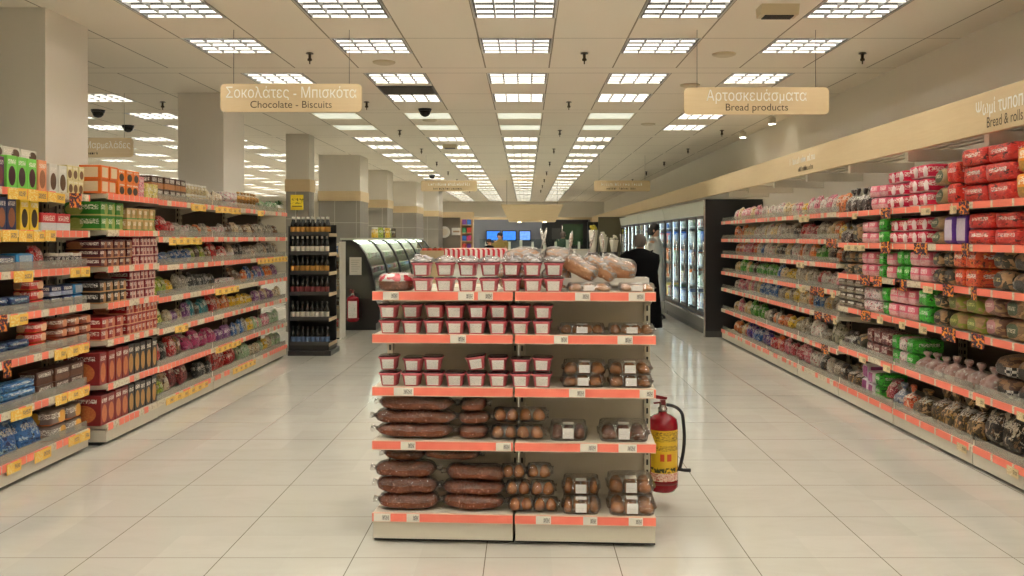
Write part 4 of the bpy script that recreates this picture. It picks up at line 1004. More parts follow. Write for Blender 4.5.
bp = k.n('ShaderNodeBump'); bp.inputs['Strength'].default_value = .8; bp.inputs['Distance'].default_value = .01; k.put(bp.inputs['Height'], k.noise(co, 50., 3.)); nt.links.new(bp.outputs[0], gl.inputs['Normal'])
nt.links.new(mx.outputs[0], mx2.inputs[1]); nt.links.new(gl.outputs[0], mx2.inputs[2]); nt.links.new(mx2.outputs[0], k.out.inputs['Surface']); m_pfilm = k.mat
b = MB(); rings = []
for r_, z in ((.072, -.0), (.092, .01), (.0945, .052), (.084, .074), (.06, .084), (.02, .088)): rings.append([nudge(q, 3, .006 if z > .06 else .002, 26.) for q in ellring(0, 0, z, r_, r_, 28)])
b.loft(rings); b.build('film_wrap', m_pfilm, t)

# -- long dark loaves
def loaf_mesh(L, ry, rz, seed, amp=.010):
    b = MB(); rings = []; n = 18; m = 22
    for j in range(m+1):
        f = j/m; x = -L/2+L*f; e = (1-abs(2*f-1)**5)**.5 if 0 < f < 1 else .12
        e = max(e, .14)
        rings.append([nudge((x, ry+ry*e*math.cos(a), rz+rz*e*math.copysign(abs(math.sin(a))**(.8 if math.sin(a) > 0 else .5), math.sin(a))), seed, amp*min(1, e*1.2), 11.) for a in [2*math.pi*k_/n for k_ in range(n)]])
    b.loft(rings); return b
def wrapped_loaf(u, y, z, L, ry, rz, lab, seed, yaw=0.0, grp='long dark loaves'):
    t = empty('wrapped_loaf'); t.matrix_basis = gw(u, y, z+rz*.12, yaw); tag(t, lab, 'bread', grp)
    loaf_mesh(L*.97, ry*.97, rz*.9, seed).build('loaf', m_dkbread, t)
    f = loaf_mesh(L, ry*1.06, rz*.99, seed, .011)
    for s in (-1, 1):     # twisted film ends
        f.loft([[nudge((s*(L/2-.004+q*.012), ry+h*math.cos(a), rz+h*.5*math.sin(a)), seed, .004, 40.) for a in [2*math.pi*k_/10 for k_ in range(10)]] for q, h in ((0, .02), (1, .025), (2, .03))])
    f.build('film_wrap', m_film2, t); return t
z3 = GL[3]+.02
for q in range(3):
    wrapped_loaf(gx([411, 412.5, 413][q]), .03, z3+q*.066, [.38, .405, .37][q], .055, .036, 'long dark wrapped loaf, %s of three, left of the fourth gondola shelf' % ['bottom', 'middle', 'top'][q], q, [0, .02, -.02][q])
    wrapped_loaf(gx([471, 472, 471][q]), .04, z3+q*.064, [.15, .155, .13][q], .055, .035, 'short dark wrapped loaf, %s of three, middle of the fourth gondola shelf' % ['bottom', 'middle', 'top'][q], q+5)
z4 = GL[4]+.02; hh = [0, .072, .152, .225]
for q in range(4):
    wrapped_loaf(gx([405, 403, 402, 398][q]), .03+(.05 if q == 3 else 0), z4+hh[q], [.3, .3, .3, .2][q], .06, [.039, .043, .038, .026][q], 'long dark wrapped loaf, %s of four, left of the bottom gondola shelf' % ['lowest', 'second lowest', 'second highest', 'highest'][q], q+10, [.03, -.03, .03, 0][q])
    wrapped_loaf(gx([471, 472, 474, 447][q])+.0, .035+(.06 if q == 3 else 0), z4+[0, .07, .14, .225][q], [.3, .3, .3, .28][q], .06, [.039, .038, .037, .026][q], 'long dark wrapped loaf, %s of four, beside the buns, bottom gondola shelf' % ['lowest', 'second lowest', 'second highest', 'highest'][q], q+20, [-.02, .03, -.03, 0][q])

# -- bags of buns
def bun(parent, x, y, z, rx, ry, rz, mat, seed, name='bread_roll'):
    b = MB(); b.loft([[nudge((x+r*rx*math.cos(a), y+r*ry*math.sin(a), z+rz*(h)), seed, .004, 18.) for a in [2*math.pi*k_/16 for k_ in range(16)]] for r, h in ((.5, 0), (.85, .15), (1, .45), (.95, .9), (.75, 1.35), (.4, 1.65), (.08, 1.75))])
    return b.build(name, mat, parent)
def bun_bag(u, y, z, lab, n, seed, w=.17, grp='bags of brown rolls'):
    t = empty('roll_bag'); t.matrix_basis = gw(u, y, z, 0); tag(t, lab, 'bread', grp)
    rr = random.Random(seed)
    for q in range(n):
        bun(t, -w/2+w*(q+.5)/n, .05+rr.uniform(-.005, .005), .008, w/n*.47, .042, .031, m_bun, seed+q)
    b = MB(); rings = []
    for x, s in ((-.56, .3), (-.53, .5), (-.48, .9), (-.25, 1), (0, .97), (.25, 1), (.48, .9), (.54, .45), (.62, .5)):
        rings.append([nudge((x*w, .05+.055*s*math.cos(a), .036+.036*s*math.sin(a)), seed, .006, 22.) for a in [2*math.pi*k_/16 for k_ in range(16)]])
    b.loft(rings); b.build('film_wrap', m_film2, t); return t
bun_bag(gx(503), .025, z3, 'clear bag of round brown rolls beside the short dark loaves, fourth shelf', 2, 40, .12)
bun_bag(gx(529), .03, z3, 'clear bag of round brown rolls left of the clear boxes, fourth shelf, lower', 2, 43, .13)
bun_bag(gx(505), .05, z3+.078, 'clear bag of brown rolls on another bag, fourth shelf, left pile', 2, 46, .12)
bun_bag(gx(531), .06, z3+.078, 'clear bag of brown rolls on another bag, fourth shelf, right pile', 2, 49, .13)
for q, (x, zz, yy) in enumerate(((520, 0, .02), (545, 0, .02), (517, .075, .03), (542, .075, .03), (512, .15, .05), (538, .15, .06))):
    bun_bag(gx(x), yy, z4+zz, 'clear bag of brown rolls, %s layer, %s pile, bottom gondola shelf' % (['lowest', 'middle', 'top'][q//2], ['left', 'right'][q % 2]), 2, 60+q*3, .11)

# -- clear clamshell boxes
def clambox(u, y, z, w, d, h, lab, nb, mat, seed, yaw=0.0, labs=(0.0,), two=False):
    t = empty('clear_bakery_box'); t.matrix_basis = gw(u, y, z, yaw); tag(t, lab, 'bakery box', 'clear boxes of pastries')
    def rr4(f, z): return ellring(0, d/2, z, w/2*f, d/2*f, 24, 7)
    b = MB(); b.loft([rr4(.86, 0), rr4(.9, .004), rr4(.96, h*.45), rr4(1.0, h*.46)], cap=False); b.add(rr4(.86, 0), [list(range(24))[::-1]]); b.build('tray', m_clearb, t)
    b = MB(); b.loft([rr4(1.01, h*.46), rr4(1.02, h*.5), rr4(.95, h*.52), rr4(.9, h*.95), rr4(.86, h)], cap=False); b.add(rr4(.86, h), [list(range(24))]); b.build('lid', m_clear, t)
    rr = random.Random(seed)
    for q in range(nb):
        bun(t, -w*.43+w*.86*(q+.5)/nb+rr.uniform(-.004, .004), d*.28, .004, w*.86/nb*.5, d*.22, h*rr.uniform(.36, .47), mat, seed+q, 'pastry')
        bun(t, -w*.42+w*.84*(q+.5)/nb, d*.72, .004, w*.84/nb*.48, d*.2, h*.44, mat, seed+q+9, 'pastry')
    lx = labs[0]
    MB().box(lx-.026, lx+.026, d*.02-.003, d*.02-.0015, h*.18, h*.82).build('label', m_lab2, t)
    MB().box(lx-.026, lx+.026, d*.12, d*.4, h+.0008, h+.0018).build('label', m_lab2, t)
    return t
clambox(gx(589), .03, GL[0]+.0185, .225, .16, .04, 'flat clear pastry box at the middle of the gondola top shelf', 3, m_bunlite, 100)
clambox(gx(637), .03, GL[0]+.0185, .18, .16, .04, 'flat clear pastry box at the right end of the gondola top shelf', 3, m_bunlite, 110)
clambox(gx(582), .04, GL[1]+.0185, .235, .17, .045, 'low clear pastry box, left one on the second gondola shelf', 4, m_bun, 120)
clambox(gx(632), .04, GL[1]+.0185, .235, .17, .045, 'low clear pastry box, right one on the second gondola shelf', 4, m_bun, 130)
for q in range(2):
    clambox(gx(583)+q*.006, .035, GL[2]+.0185+q*.061, .22, .17, .058, 'clear box of rolls, %s of the left pair on the third shelf' % ['lower', 'upper'][q], 3, m_bun, 140+q*20, labs=(.0,))
    clambox(gx(631)-q*.004, .035, GL[2]+.0185+q*.061, .22, .17, .058, 'clear box of rolls, %s of the right pair on the third shelf' % ['lower', 'upper'][q], 3, m_bun, 180+q*20, labs=(.0,))
clambox(gx(568), .04, GL[3]+.0185, .19, .18, .075, 'clear box of dark pastries, left one on the fourth shelf', 3, m_dkbread, 220)
clambox(gx(624), .03, GL[3]+.0185, .25, .2, .08, 'wider clear box of dark pastries, right one on the fourth shelf', 3, m_dkbread, 240)
for q in range(2):
    clambox(gx(581), .02+q*.08, GL[4]+.0185+q*.068, .19, .18, .066, 'clear box of small pastries, %s of the left pair on the bottom shelf' % ['lower', 'upper'][q], 4, m_bun, 260+q*20)
    clambox(gx(630)+.01, .01+q*.08, GL[4]+.0185+q*.076, .235, .2, .074, 'clear box of round rolls, %s of the right pair on the bottom shelf' % ['lower', 'upper'][q], 3, m_bun, 300+q*20, yaw=.02)
# -- pale tray boards and big bagged loaves on top
zt = GL[0]+.078
t = empty('tray_board'); t.matrix_basis = gw(gx(607), .155, zt); tag(t, 'pale flat tray behind the flat pastry boxes on the gondola top', 'tray', None)
MB().box(-.21, .21, .03, .2, -.035, -.02).box(-.21, .21, .03, .04, -.02, .0).box(-.21, .21, .19, .2, -.02, .0).box(-.21, -.2, .04, .19, -.02, 0).box(.2, .21, .04, .19, -.02, 0).build('tray', m_lid, t)
MB().box(-.2, .2, .19, .2, -.0585, -.035).box(-.2, -.19, .03, .19, -.0585, -.035).box(.19, .2, .03, .19, -.0585, -.035).build('feet', m_cream, t)
def bag_loaf(u, y, z, L, ry, rz, yaw, tilt, lab, seed, tail=1):
    t = empty('bagged_loaf'); t.matrix_basis = gw(u, y, z, yaw) @ Matrix.Rotation(tilt, 4, 'Y'); tag(t, lab, 'bread', 'floury loaves in clear bags')
    loaf_mesh(L*.95, ry*.94, rz*.92, seed, .014).build('loaf', m_flour, t)
    f = loaf_mesh(L, ry*1.04, rz*1.04, seed, .016)
    rings = []
    for q, (dx, dz, h) in enumerate(((0, 0, .035), (.01, .025, .02), (.014, .05, .012), (.02, .07, .024), (.032, .1, .034), (.04, .125, .02))):
        rings.append([nudge((tail*(L/2-.02+dx), ry+h*math.cos(a), rz*1.2+dz+h*.6*math.sin(a)), seed, .006, 50.) for a in [2*math.pi*k_/10 for k_ in range(10)]])
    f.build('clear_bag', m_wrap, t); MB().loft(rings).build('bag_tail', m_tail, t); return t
bag_loaf(gx(515), .2, GL[0]+.0195, .22, .07, .055, 0, 0, 'floury loaf in a clear bag lying behind the wrapped tubs', 301, 1)
bag_loaf(gx(521), .2, GL[0]+.135, .2, .06, .045, .1, 0, 'floury loaf in a clear bag on another loaf, behind the wrapped tubs', 302, 1)
bag_loaf(gx(557), .21, GL[0]+.135, .15, .06, .045, -.1, 0, 'short floury loaf in a clear bag beside the last tubs, upper one', 308, -1)
bag_loaf(gx(555), .2, GL[0]+.0195, .15, .065, .055, 0, 0, 'short floury loaf in a clear bag beside the last tubs, lower one', 309, 1)
bag_loaf(gx(575), .165, zt+.012, .19, .055, .045, -.25, .42, 'floury loaf in a clear bag, left one tilted on the tray', 303, -1)
bag_loaf(gx(594), .175, zt+.012, .2, .055, .045, -.2, .55, 'floury loaf in a clear bag, middle one tilted on the tray', 304, -1)
bag_loaf(gx(616), .175, zt+.006, .19, .06, .05, -.05, .25, 'floury loaf in a clear bag, right one lying on the tray', 305, -1)

# ------------------------------------------------------------------ fire extinguishers
m_red = plain('extinguisher_red', (140, 12, 28), .22, var=.03)
m_redd = plain('extinguisher_cap_red', (120, 14, 22), .3)
m_steel = plain('brushed_steel', (170, 166, 160), .25, .9)
k = NT('yellow_instruction_label'); g = k.coord('Generated'); x, y, z = k.sep(g)
n1 = k.noise(k.vscale(g, (10., 1., 34.)), 2., 1.)
txt = k.ma('MULTIPLY', k.ma('GREATER_THAN', n1, .54), k.ma('MAXIMUM', k.band(z, .78, .97), k.band(z, .6, .7)))
c = k.mix(txt, lin((226, 184, 40)), lin((110, 80, 30)))
bx = k.ma('MULTIPLY', k.band(z, .4, .54), k.ma('MAXIMUM', k.band(x, .3, .45), k.band(x, .55, .72)))
c = k.mix(bx, c, lin((206, 80, 30)))
c = k.mix(k.ma('MULTIPLY', k.band(z, .17, .27), k.ma('GREATER_THAN', k.noise(k.vscale(g, (8., 1., 8.)), 2., 2.), .48)), c, lin((60, 60, 20)))
c = k.mix(k.ma('LESS_THAN', z, .16), c, k.mix(k.ma('GREATER_THAN', n1, .55), lin((232, 206, 190)), lin((190, 70, 60)))); k.col(c); k.b.inputs['Roughness'].default_value = .3; m_yl = k.mat
def extinguisher(loc, rz, lab, r=.086, H=.42, label=True, wlab=None, s=1.0):
    t = empty('fire_extinguisher', loc, rz); tag(t, lab, 'fire extinguisher', 'red fire extinguishers'); t.scale = (s, s, s)
    MB().lathe([(r*.55, 0), (r*.8, .006), (r, .03), (r, H-.05), (r*.92, H-.02), (r*.6, H), (r*.3, H+.01), (r*.27, H+.02)], 32).build('cylinder', m_red, t)
    MB().lathe([(r*.98, .045), (r*1.015, .05), (r*1.015, .06), (r*.98, .065)], 32).build('foot_ring', m_redd, t)
    MB().lathe([(.02, H+.018), (.026, H+.02), (.026, H+.04), (.018, H+.045), (.018, H+.07), (.01, H+.075)], 16).build('valve', m_steel, t)
    b = MB(); b.box(-.012, .012, -.02, .02, H+.06, H+.085); b.prism_y([(-.05, H+.092), (.02, H+.085), (.024, H+.097), (-.045, H+.112)], -.01, .01); b.prism_y([(-.048, H+.062), (.0, H+.066), (.0, H+.074), (-.05, H+.07)], -.008, .008)
    b.build('lever', m_redd, t)
    MB().lathe([(.014, 0), (.014, .008)], 14, c=(0, -.028, H+.03)).build('pressure_gauge', m_steel, t)
    pts = []
    for q in range(25):
        f = q/24; a = math.pi*.5*(1-min(1, f*2.6))
        if f < .385: p = (.02+(.09)*math.cos(a), 0, H+.055-.0+(.07)*(math.sin(a)-1)*1.0+.0)
        else: p = (.11+.012*math.sin((f-.385)/.615*math.pi)-.018*((f-.385)/.615)**2, 0, H-.015-(f-.385)/.615*(H-.13))
        pts.append(p)
    MB().tube(pts, .0095, 10).build('hose', m_dark, t)
    e = pts[-1]; MB().tube([(e[0]-.01, 0, e[2]+.004), (e[0]+.02, 0, e[2]-.004), (e[0]+.06, 0, e[2]-.006)], [.011, .009, .011], 10).build('nozzle', m_dark, t)
    if label:
        lb = MB(); n = 14; vs = []
        for zz in (H*.17, H*.83):
            for q in range(n+1):
                a = R(-150+120*q/n) if wlab is None else R(-130+90*q/n)
                vs.append(((r+.0012)*math.cos(a), (r+.0012)*math.sin(a), zz))
        lb.add(vs, [(q, q+1, n+2+q, n+1+q) for q in range(n)], 0, True); lb.build('instruction_label', m_yl if wlab is None else m_lab2, t)
    MB().box(-r-.03, -r*.75, -.02, .02, H*.5, H*.56).build('wall_bracket', m_dark, t)
    return t
extinguisher((.742, 4.87, .085), 0.05, 'red fire extinguisher with yellow label hung at the right side of the gondola', r=.082, H=.41)

# ------------------------------------------------------------------ maple fascia and canopy over the right shelving
struct('trim_10', MB().box(2.88, 2.92, -1.5, 38.9, 2.11, 2.366), m_wood)
# ribs and rails of the canopy
rb = [1.5, 3.0, 4.5, 5.7, 6.9, 8.12, 9.35, 10.57, 11.79, 12.95]
for q, Y in enumerate(rb):
    struct('trim_%d' % (30+q), MB().box(2.921, 3.495, Y-.03, Y+.03, 2.04, 2.13), m_white)
sb = MB()
for X in (2.99, 3.1, 3.21): sb.box(X, X+.06, .5, 13.1, 2.135, 2.155)
struct('trim_50', sb, plain('canopy_slat', (196, 184, 162), .6))
t = text_mesh('Ψωμί τυποποιημένο', .125, m_txw, None, (2.878, 5.76, 2.225), (R(90), 0, R(-90)), name='fascia_lettering', align='LEFT', sx=.8, bold=.0012); tag(t, 'pale Greek lettering on the maple fascia at the right edge', 'lettering')
t = text_mesh('Bread & rolls (packed)', .095, m_txd, None, (2.878, 5.62, 2.14), (R(90), 0, R(-90)), name='fascia_lettering', align='LEFT', sx=.82); tag(t, 'brown lettering Bread & rolls on the maple fascia at the right edge', 'lettering')
t = empty('fascia_lettering', (2.879, 9.3, 2.14), R(-90)); tag(t, 'small faded lettering farther along the maple fascia, unreadable', 'lettering')
marks(t, -.5, .35, .1, .17, 0, m_txw, 5, 'upper_line'); marks(t, -.2, .3, .01, .06, 0, m_txd, 6, 'lower_line')
# wall washers
for q, (Y) in enumerate((11.9, 13.5)):
    t = empty('wall_spotlight', (3.26, Y, CEIL)); tag(t, 'small spotlight washing the right wall, %s one' % ['nearer', 'farther'][q], 'spotlight', 'wall spotlights')
    MB().lathe([(.05, -.1), (.055, -.09), (.05, -.02), (.02, -.015), (.02, 0)], 16).build('housing', m_cream, t)
    MB().lathe([(.042, -.104), (.042, -.1)], 16).build('bulb', emit('spot_bulb_%d' % q, (255, 250, 230), 20.), t)
    ld = bpy.data.lights.new('spot', 'SPOT'); ld.energy = 70; ld.spot_size = R(75); ld.spot_blend = .7; ld.color = (1, .96, .86); ld.shadow_soft_size = .04
    lo = bpy.data.objects.new('bulb_light', ld); C.objects.link(lo); lo.parent = t; lo.location = (0, 0, -.12)
    lo.rotation_euler = (0, R(22), 0)
# ------------------------------------------------------------------ upright freezer row on the right
m_blk = plain('black_panel', (30, 30, 31), .35)
m_gry = plain('dark_grey_metal', (78, 78, 76), .35, .5)
m_chr = plain('chrome_trim', (206, 206, 202), .18, .95)
m_hdr = plain('freezer_header', (206, 208, 190), .4)
m_led = emit('led_strip', (240, 248, 250), 9.)
k = NT('freezer_glass'); nt = k.t
tr = k.n('ShaderNodeBsdfTransparent'); tr.inputs[0].default_value = (.86, .92, .9, 1); gl = k.n('ShaderNodeBsdfGlossy'); gl.inputs['Roughness'].default_value = .04
mx = k.n('ShaderNodeMixShader'); fr = k.n('ShaderNodeFresnel'); fr.inputs['IOR'].default_value = 1.35
k.put(mx.inputs[0], k.ma('MULTIPLY', fr.outputs[0], .3)); nt.links.new(tr.outputs[0], mx.inputs[1]); nt.links.new(gl.outputs[0], mx.inputs[2]); nt.links.new(mx.outputs[0], k.out.inputs['Surface']); m_glass = k.mat
FX = 2.65; FD0 = 13.2; DW = .78; ND = 5; NM = 3
frz_cols = [('blue', (60, 110, 190), (220, 226, 232)), ('white', (216, 220, 220), (120, 150, 190)), ('orange', (226, 120, 60), (240, 210, 170)), ('red', (190, 50, 50), (232, 220, 216)), ('green', (90, 150, 90), (220, 226, 210)), ('yellow', (226, 196, 90), (180, 90, 50))]
frz_m = [pack('frozen_'+n, a, b_, (150, 160, 170), 'carton2') for n, a, b_ in frz_cols]
posn = ['nearest', 'middle', 'farthest']
for mdl in range(NM):
    Y0 = FD0+.02+mdl*(ND*DW+.04); Y1 = Y0+ND*DW; Lm = Y1-Y0
    t = empty('upright_freezer', (FX, Y0, 0)); tag(t, '%s white and black glass door freezer unit along the right wall' % posn[mdl], 'freezer', 'glass door freezers')
    MB().box(.06, .84, 0, Lm, .08, .3).build('base_cabinet', m_gry, t); MB().box(.76, .84, 0, Lm, .3, 1.99).build('rear_wall', m_gry, t); MB().box(.1, .76, 0, Lm, 1.9, 1.99).build('roof', m_gry, t)
    MB().prism_y([(.05, .0), (.84, .0), (.84, .08), (.05, .08)], 0, Lm).build('toe_kick', m_blk, t)
    b = MB().prism_y([(0, .1), (.06, .08), (.06, .27), (.0, .25)], 0, Lm); b.build('bumper', m_gry, t)
    MB().box(-.012, .05, 0, Lm, .252, .285).build('chrome_rail', m_chr, t)
    MB().prism_y([(-.0, 1.8), (.1, 1.79), (.1, 2.0), (-.04, 2.0)], 0, Lm).build('header', m_hdr, t)
    for d in range(ND):
        y0 = d*DW+.01; y1 = (d+1)*DW-.01
        f = MB(); 
        for (ya, yb, za, zb) in ((y0, y0+.035, .3, 1.785), (y1-.035, y1, .3, 1.785), (y0+.045, y1-.045, .3, .345), (y0+.045, y1-.045, 1.74, 1.785)): f.box(0, .022, ya, yb, za, zb)
        dr = f.build('door', m_blk, t)
        MB().box(.008, .014, y0+.035, y1-.035, .345, 1.74).build('pane', m_glass, dr)
        MB().tube([(-.03, y0+.03, .8), (-.03, y0+.03, 1.4)], .011, 8).build('handle', m_chr, dr)
        MB().box(.023, .036, y0+.002, y0+.03, .34, 1.76).build('light_strip', m_led, dr)
    for zi, z in enumerate((.36, .7, 1.02, 1.34, 1.62)):
        if zi: MB().box(.05, .75, .02, Lm-.02, z-.02, z).build('shelf', m_gry, t)
        if mdl > 1: continue
        q = .06; n = 0; ci = rnd.randrange(6)
        while q < Lm-.25:
            if rnd.random() < .4: ci = rnd.randrange(6)
            wd = rnd.choice((.16, .2, .24)); hh_ = rnd.uniform(.16, .24)
            o = link('frozen_food_box', pmesh('carton', frz_m[ci], 0)); o.location = (FX+.055, Y0+q+wd/2, z+.001); o.rotation_euler = (0, 0, R(-90)); o.scale = (wd*.96, .26, hh_)
            tag(o, '%s frozen food box, %s from near end, %s freezer shelf, %s freezer' % (frz_cols[ci][0], ordw[n], ['bottom', 'second lowest', 'middle', 'second highest', 'top'][zi], posn[mdl]), 'food box', 'frozen food boxes on the %s shelf of the %s freezer' % (ordw[zi], posn[mdl]))
            n += 1; q += wd+.01
t = empty('freezer_end_panel', (FX-.02, FD0-.03, 0)); tag(t, 'tall black end panel of the freezer row beside the right shelving', 'panel')
MB().box(0, .84, 0, .03, .0, 2.02).build('panel', m_blk, t); MB().box(-.018, .0, -.006, .036, .0, 2.02).build('edge_trim', m_chr, t)
MB().box(.0, .84, -.002, .0, 0, .09).build('kick_strip', m_gry, t)

# ------------------------------------------------------------------ black bottle rack at the end of the left aisle
t = empty('bottle_rack', (-2.93, 11.12, 0)); tag(t, 'black steel rack of dark bottles at the end of the left aisle', 'rack')
RZ = [1.5, 1.26, 1.02, .76, .45, .14]
b = MB().box(0, .5, .44, .46, 0, 1.62); b.box(0, .015, 0, .46, .0, 1.6); b.build('frame', m_blk, t)
b = MB().box(-.0, .53, -.03, .5, .0, .06); b.box(0, .5, 0, .46, .06, .12); b.build('base', m_blk, t)
m_smalltag = plain('pale_tag_strip', (206, 184, 148), .5)
for q, z in enumerate(RZ):
    s = MB().box(.015, .5, .0, .44, z-.02, z).build('shelf', m_blk, t)
    MB().box(.5, .508, .0, .44, z-.03, z+.012).build('price_rail', m_smalltag, s)
    MB().box(.02, .5, -.006, .0, z-.014, z+.03).build('front_lip', m_gry, s)
k = NT('dark_bottle_glass'); k.b.inputs['Base Color'].default_value = (.012, .01, .008, 1); k.b.inputs['Roughness'].default_value = .08; m_bot = k.mat
m_blab = [plain('bottle_label_amber', (176, 128, 56), .5), plain('bottle_label_wine', (110, 46, 46), .5), plain('bottle_label_pale', (190, 184, 168), .5), plain('bottle_label_blue', (80, 100, 130), .5)]
m_cap = [plain('bottle_cap_white', (228, 224, 214), .4), plain('bottle_cap_dark', (40, 36, 34), .4)]
def bottle_proto(li, ci, nm='wine_bottle'):
    t = empty(nm)
    MB().lathe([(.024, 0), (.027, .004), (.027, .115), (.022, .14), (.011, .165), (.010, .195)], 14).build('glass', m_bot, t)
    MB().lathe([(.0275, .03), (.0278, .032), (.0278, .09), (.0275, .092)], 14).build('label', m_blab[li], t)
    MB().lathe([(.0125, .188), (.0125, .218), (.009, .22)], 12).build('cap', m_cap[ci], t); return t
bp = {}
rowd = [(0, 0), (2, 0), (0, 1), (1, 1), (2, 1), (3, 1)]
dn = ['amber labelled white-capped bottle', 'pale labelled white-capped bottle', 'amber labelled dark bottle', 'wine red labelled dark bottle', 'pale labelled dark bottle', 'blue labelled dark bottle']
for q, z in enumerate(RZ):
    key = rowd[q]
    for c in range(8):
        for dd in range(2 if q == 0 else 1):
            if key not in bp: o = bottle_proto(*key); bp[key] = o; kmap[o] = kids(o)
            else: o = copy_tree(bp[key], None, kmap)
            o.location = (-2.93+.045+c*.0605, 11.12+.038+dd*.075, z+.001); o.scale = (1.04, 1.04, .98)
            if q == 5: o.location.x += .004
            tag(o, '%s, %s from left%s, %s level of the rack' % (dn[q], ordw[c], [' in front', ' behind'][dd] if q == 0 else '', ['top', 'second', 'third', 'fourth', 'fifth', 'bottom'][q]), 'bottle', 'bottles on the %s level of the rack' % ordw[q])
t = empty('offer_sign', (px(297, 11.3)-.0, 11.3, 1.62)); tag(t, 'yellow square offer sign standing above the black bottle rack', 'sign')
k = NT('yellow_sign_print'); g = k.coord('Generated'); x, y, z = k.sep(g)
n1 = k.noise(k.vscale(g, (5., 1., 4.)), 2., 2.)
k.col(k.mix(k.ma('MAXIMUM', k.ma('MULTIPLY', k.band(z, .4, .8), k.ma('GREATER_THAN', n1, .56)), k.ma('MULTIPLY', k.band(z, .2, .28), k.band(x, .1, .9))), lin((240, 210, 50)), lin((110, 92, 30)))); 
MB().box(-.08, .08, 0, .004, .185, .375).build('card', k.mat, t); MB().box(-.004, .004, .004, .01, .0, .2).build('stem', m_chr, t); MB().box(-.05, .05, -.02, .03, 0, .004).build('foot', m_chr, t)

# potted plant and white pot on the last left shelf
t = empty('potted_plant', (-3.02, 10.99, 1.762)); tag(t, 'small green plant in a white pot at the end of the top left shelf', 'plant')
MB().lathe([(.04, 0), (.055, .09), (.05, .09), (.045, .08)], 18).build('pot', m_lid, t)
b = MB(); rr = random.Random(5)
for q in range(26):
    a = rr.uniform(0, 6.28); e = rr.uniform(.1, 1.3); L = rr.uniform(.06, .1)
    d = Vector((math.cos(a)*math.cos(e), math.sin(a)*math.cos(e), math.sin(e))); p = Vector((0, 0, .08)); sd = d.cross(Vector((0, 0, 1))).normalized()*.016
    b.add([p, p+d*L*.5+sd, p+d*L-Vector((0, 0, .01)), p+d*L*.5-sd], [(0, 1, 2, 3)])
b.build('leaves', plain('plant_green', (56, 92, 50), .5), t)

# ------------------------------------------------------------------ narrow white shelf unit behind the rack
WL = [1.2, .98, .74, .46, .14]
wb = make_bay((-2.99, 12.9, 0), 0, .32, .4, WL, 'narrow white shelf unit of boxes between bottle rack and curved chiller', m_smalltag, post=False, back_h=1.38)
wb.t.matrix_basis = Matrix.Translation((-2.99, 12.9, 0)); wb.nick = 'narrow white unit'
MB().box(-.012, .0, 0, .4, 0, 1.4).build('side_panel', m_lid, wb.t); MB().box(.32, .332, 0, .4, 0, 1.4).build('side_panel', m_lid, wb.t)
for i, ks in enumerate((['blue', 'blue'], ['yellowb', 'brown'], ['brown', 'cream'], ['whitepink', 'darkb'], ['orange', 'red'])):
    for c in range(2): place_item(wb, i, .085+c*.15, ks[c], 0, 1, c, w=.13, h=.12, lab='%s, %s, %s of narrow white unit' % (PK[ks[c]][0], ['left', 'right'][c], SHN[5][i]))

# ------------------------------------------------------------------ curved glass chiller
CX = -2.8; CY0, CY1 = 14.2, 23.8
t = empty('curved_chiller', (CX, CY0, 0)); tag(t, 'long curved glass chiller with black end running along the left side', 'chiller')
prof = [(.05, 1.42), (.16, 1.36), (.27, 1.2), (.36, .98), (.42, .72), (.44, .46)]
L = CY1-CY0
full = [(-.1, .1)] + [(-.1, 1.42)] + prof + [(.46, .42), (.5, .38), (.5, .14), (.44, .1)]
b = MB()
for y0 in (0, L-.05): MB().prism_y(full, y0, y0+.05).build('end_frame', m_blk, t)
ins = [(-.02, .5), (-.02, 1.34), (.06, 1.34), (.13, 1.28), (.23, 1.14), (.31, .95), (.36, .72), (.38, .5)]
MB().prism_y(ins, -.006, -.001).build('end_glass', plain('dark_end_glass', (70, 72, 66), .06, spec=.8), t)
MB().prism_y([(-.1, .12), (.5, .12), (.5, .36), (.46, .42), (-.1, .42)], .05, L-.05).build('tank', m_gry, t)
MB().box(-.08, .44, 0, L, 0, .1).build('plinth', m_blk, t)
MB().box(-.12, .1, -.02, L+.02, 1.42, 1.455).build('canopy', m_hdr, t)
MB().box(-.1, -.06, .05, L-.05, .42, 1.42).build('back', m_lid, t)
nd = 6; pw = (L-.1)/nd
for q in range(nd):
    y0 = .05+q*pw; f = MB(); 
    for ya in (y0, y0+pw-.06):
        f.add([(x+e*.0, yy, z) for x, z in prof for yy in (ya, ya+.035)] + [(x-.025, yy, z-.01) for x, z in prof for yy in (ya, ya+.035)],
              [(2*j, 2*j+1, 2*j+3, 2*j+2) for e in (0,) for j in range(5)] + [(12+2*j, 12+2*j+2, 12+2*j+3, 12+2*j+1) for j in range(5)] + [(2*j, 2*j+2, 12+2*j+2, 12+2*j) for j in range(5)] + [(2*j+1, 12+2*j+1, 12+2*j+3, 2*j+3) for j in range(5)]) if False else None
        pr = [(x, z) for x, z in prof] + [(x-.03, z-.012) for x, z in prof[::-1]]
        f.prism_y(pr, ya, ya+.06)
    dr = f.build('glass_door', m_blk, t)
    pr = [(x-.008, z-.004) for x, z in prof] + [(x-.014, z-.006) for x, z in prof[::-1]]
    MB().prism_y(pr, y0+.06, y0+pw-.06).build('pane', m_glass, dr)
for z, xw in ((.62, .3), (.86, .24), (1.1, .14)): MB().box(-.06, xw, .06, L-.06, z-.015, z).build('shelf', m_lid, t)
MB().box(.02, .06, .1, L-.1, 1.36, 1.375).build('lamp', emit('chiller_lamp', (250, 250, 236), 14.), t)
cold = [('pale', 'silver'), ('red', 'red'), ('yellow', 'yellowb'), ('cream', 'cream')]
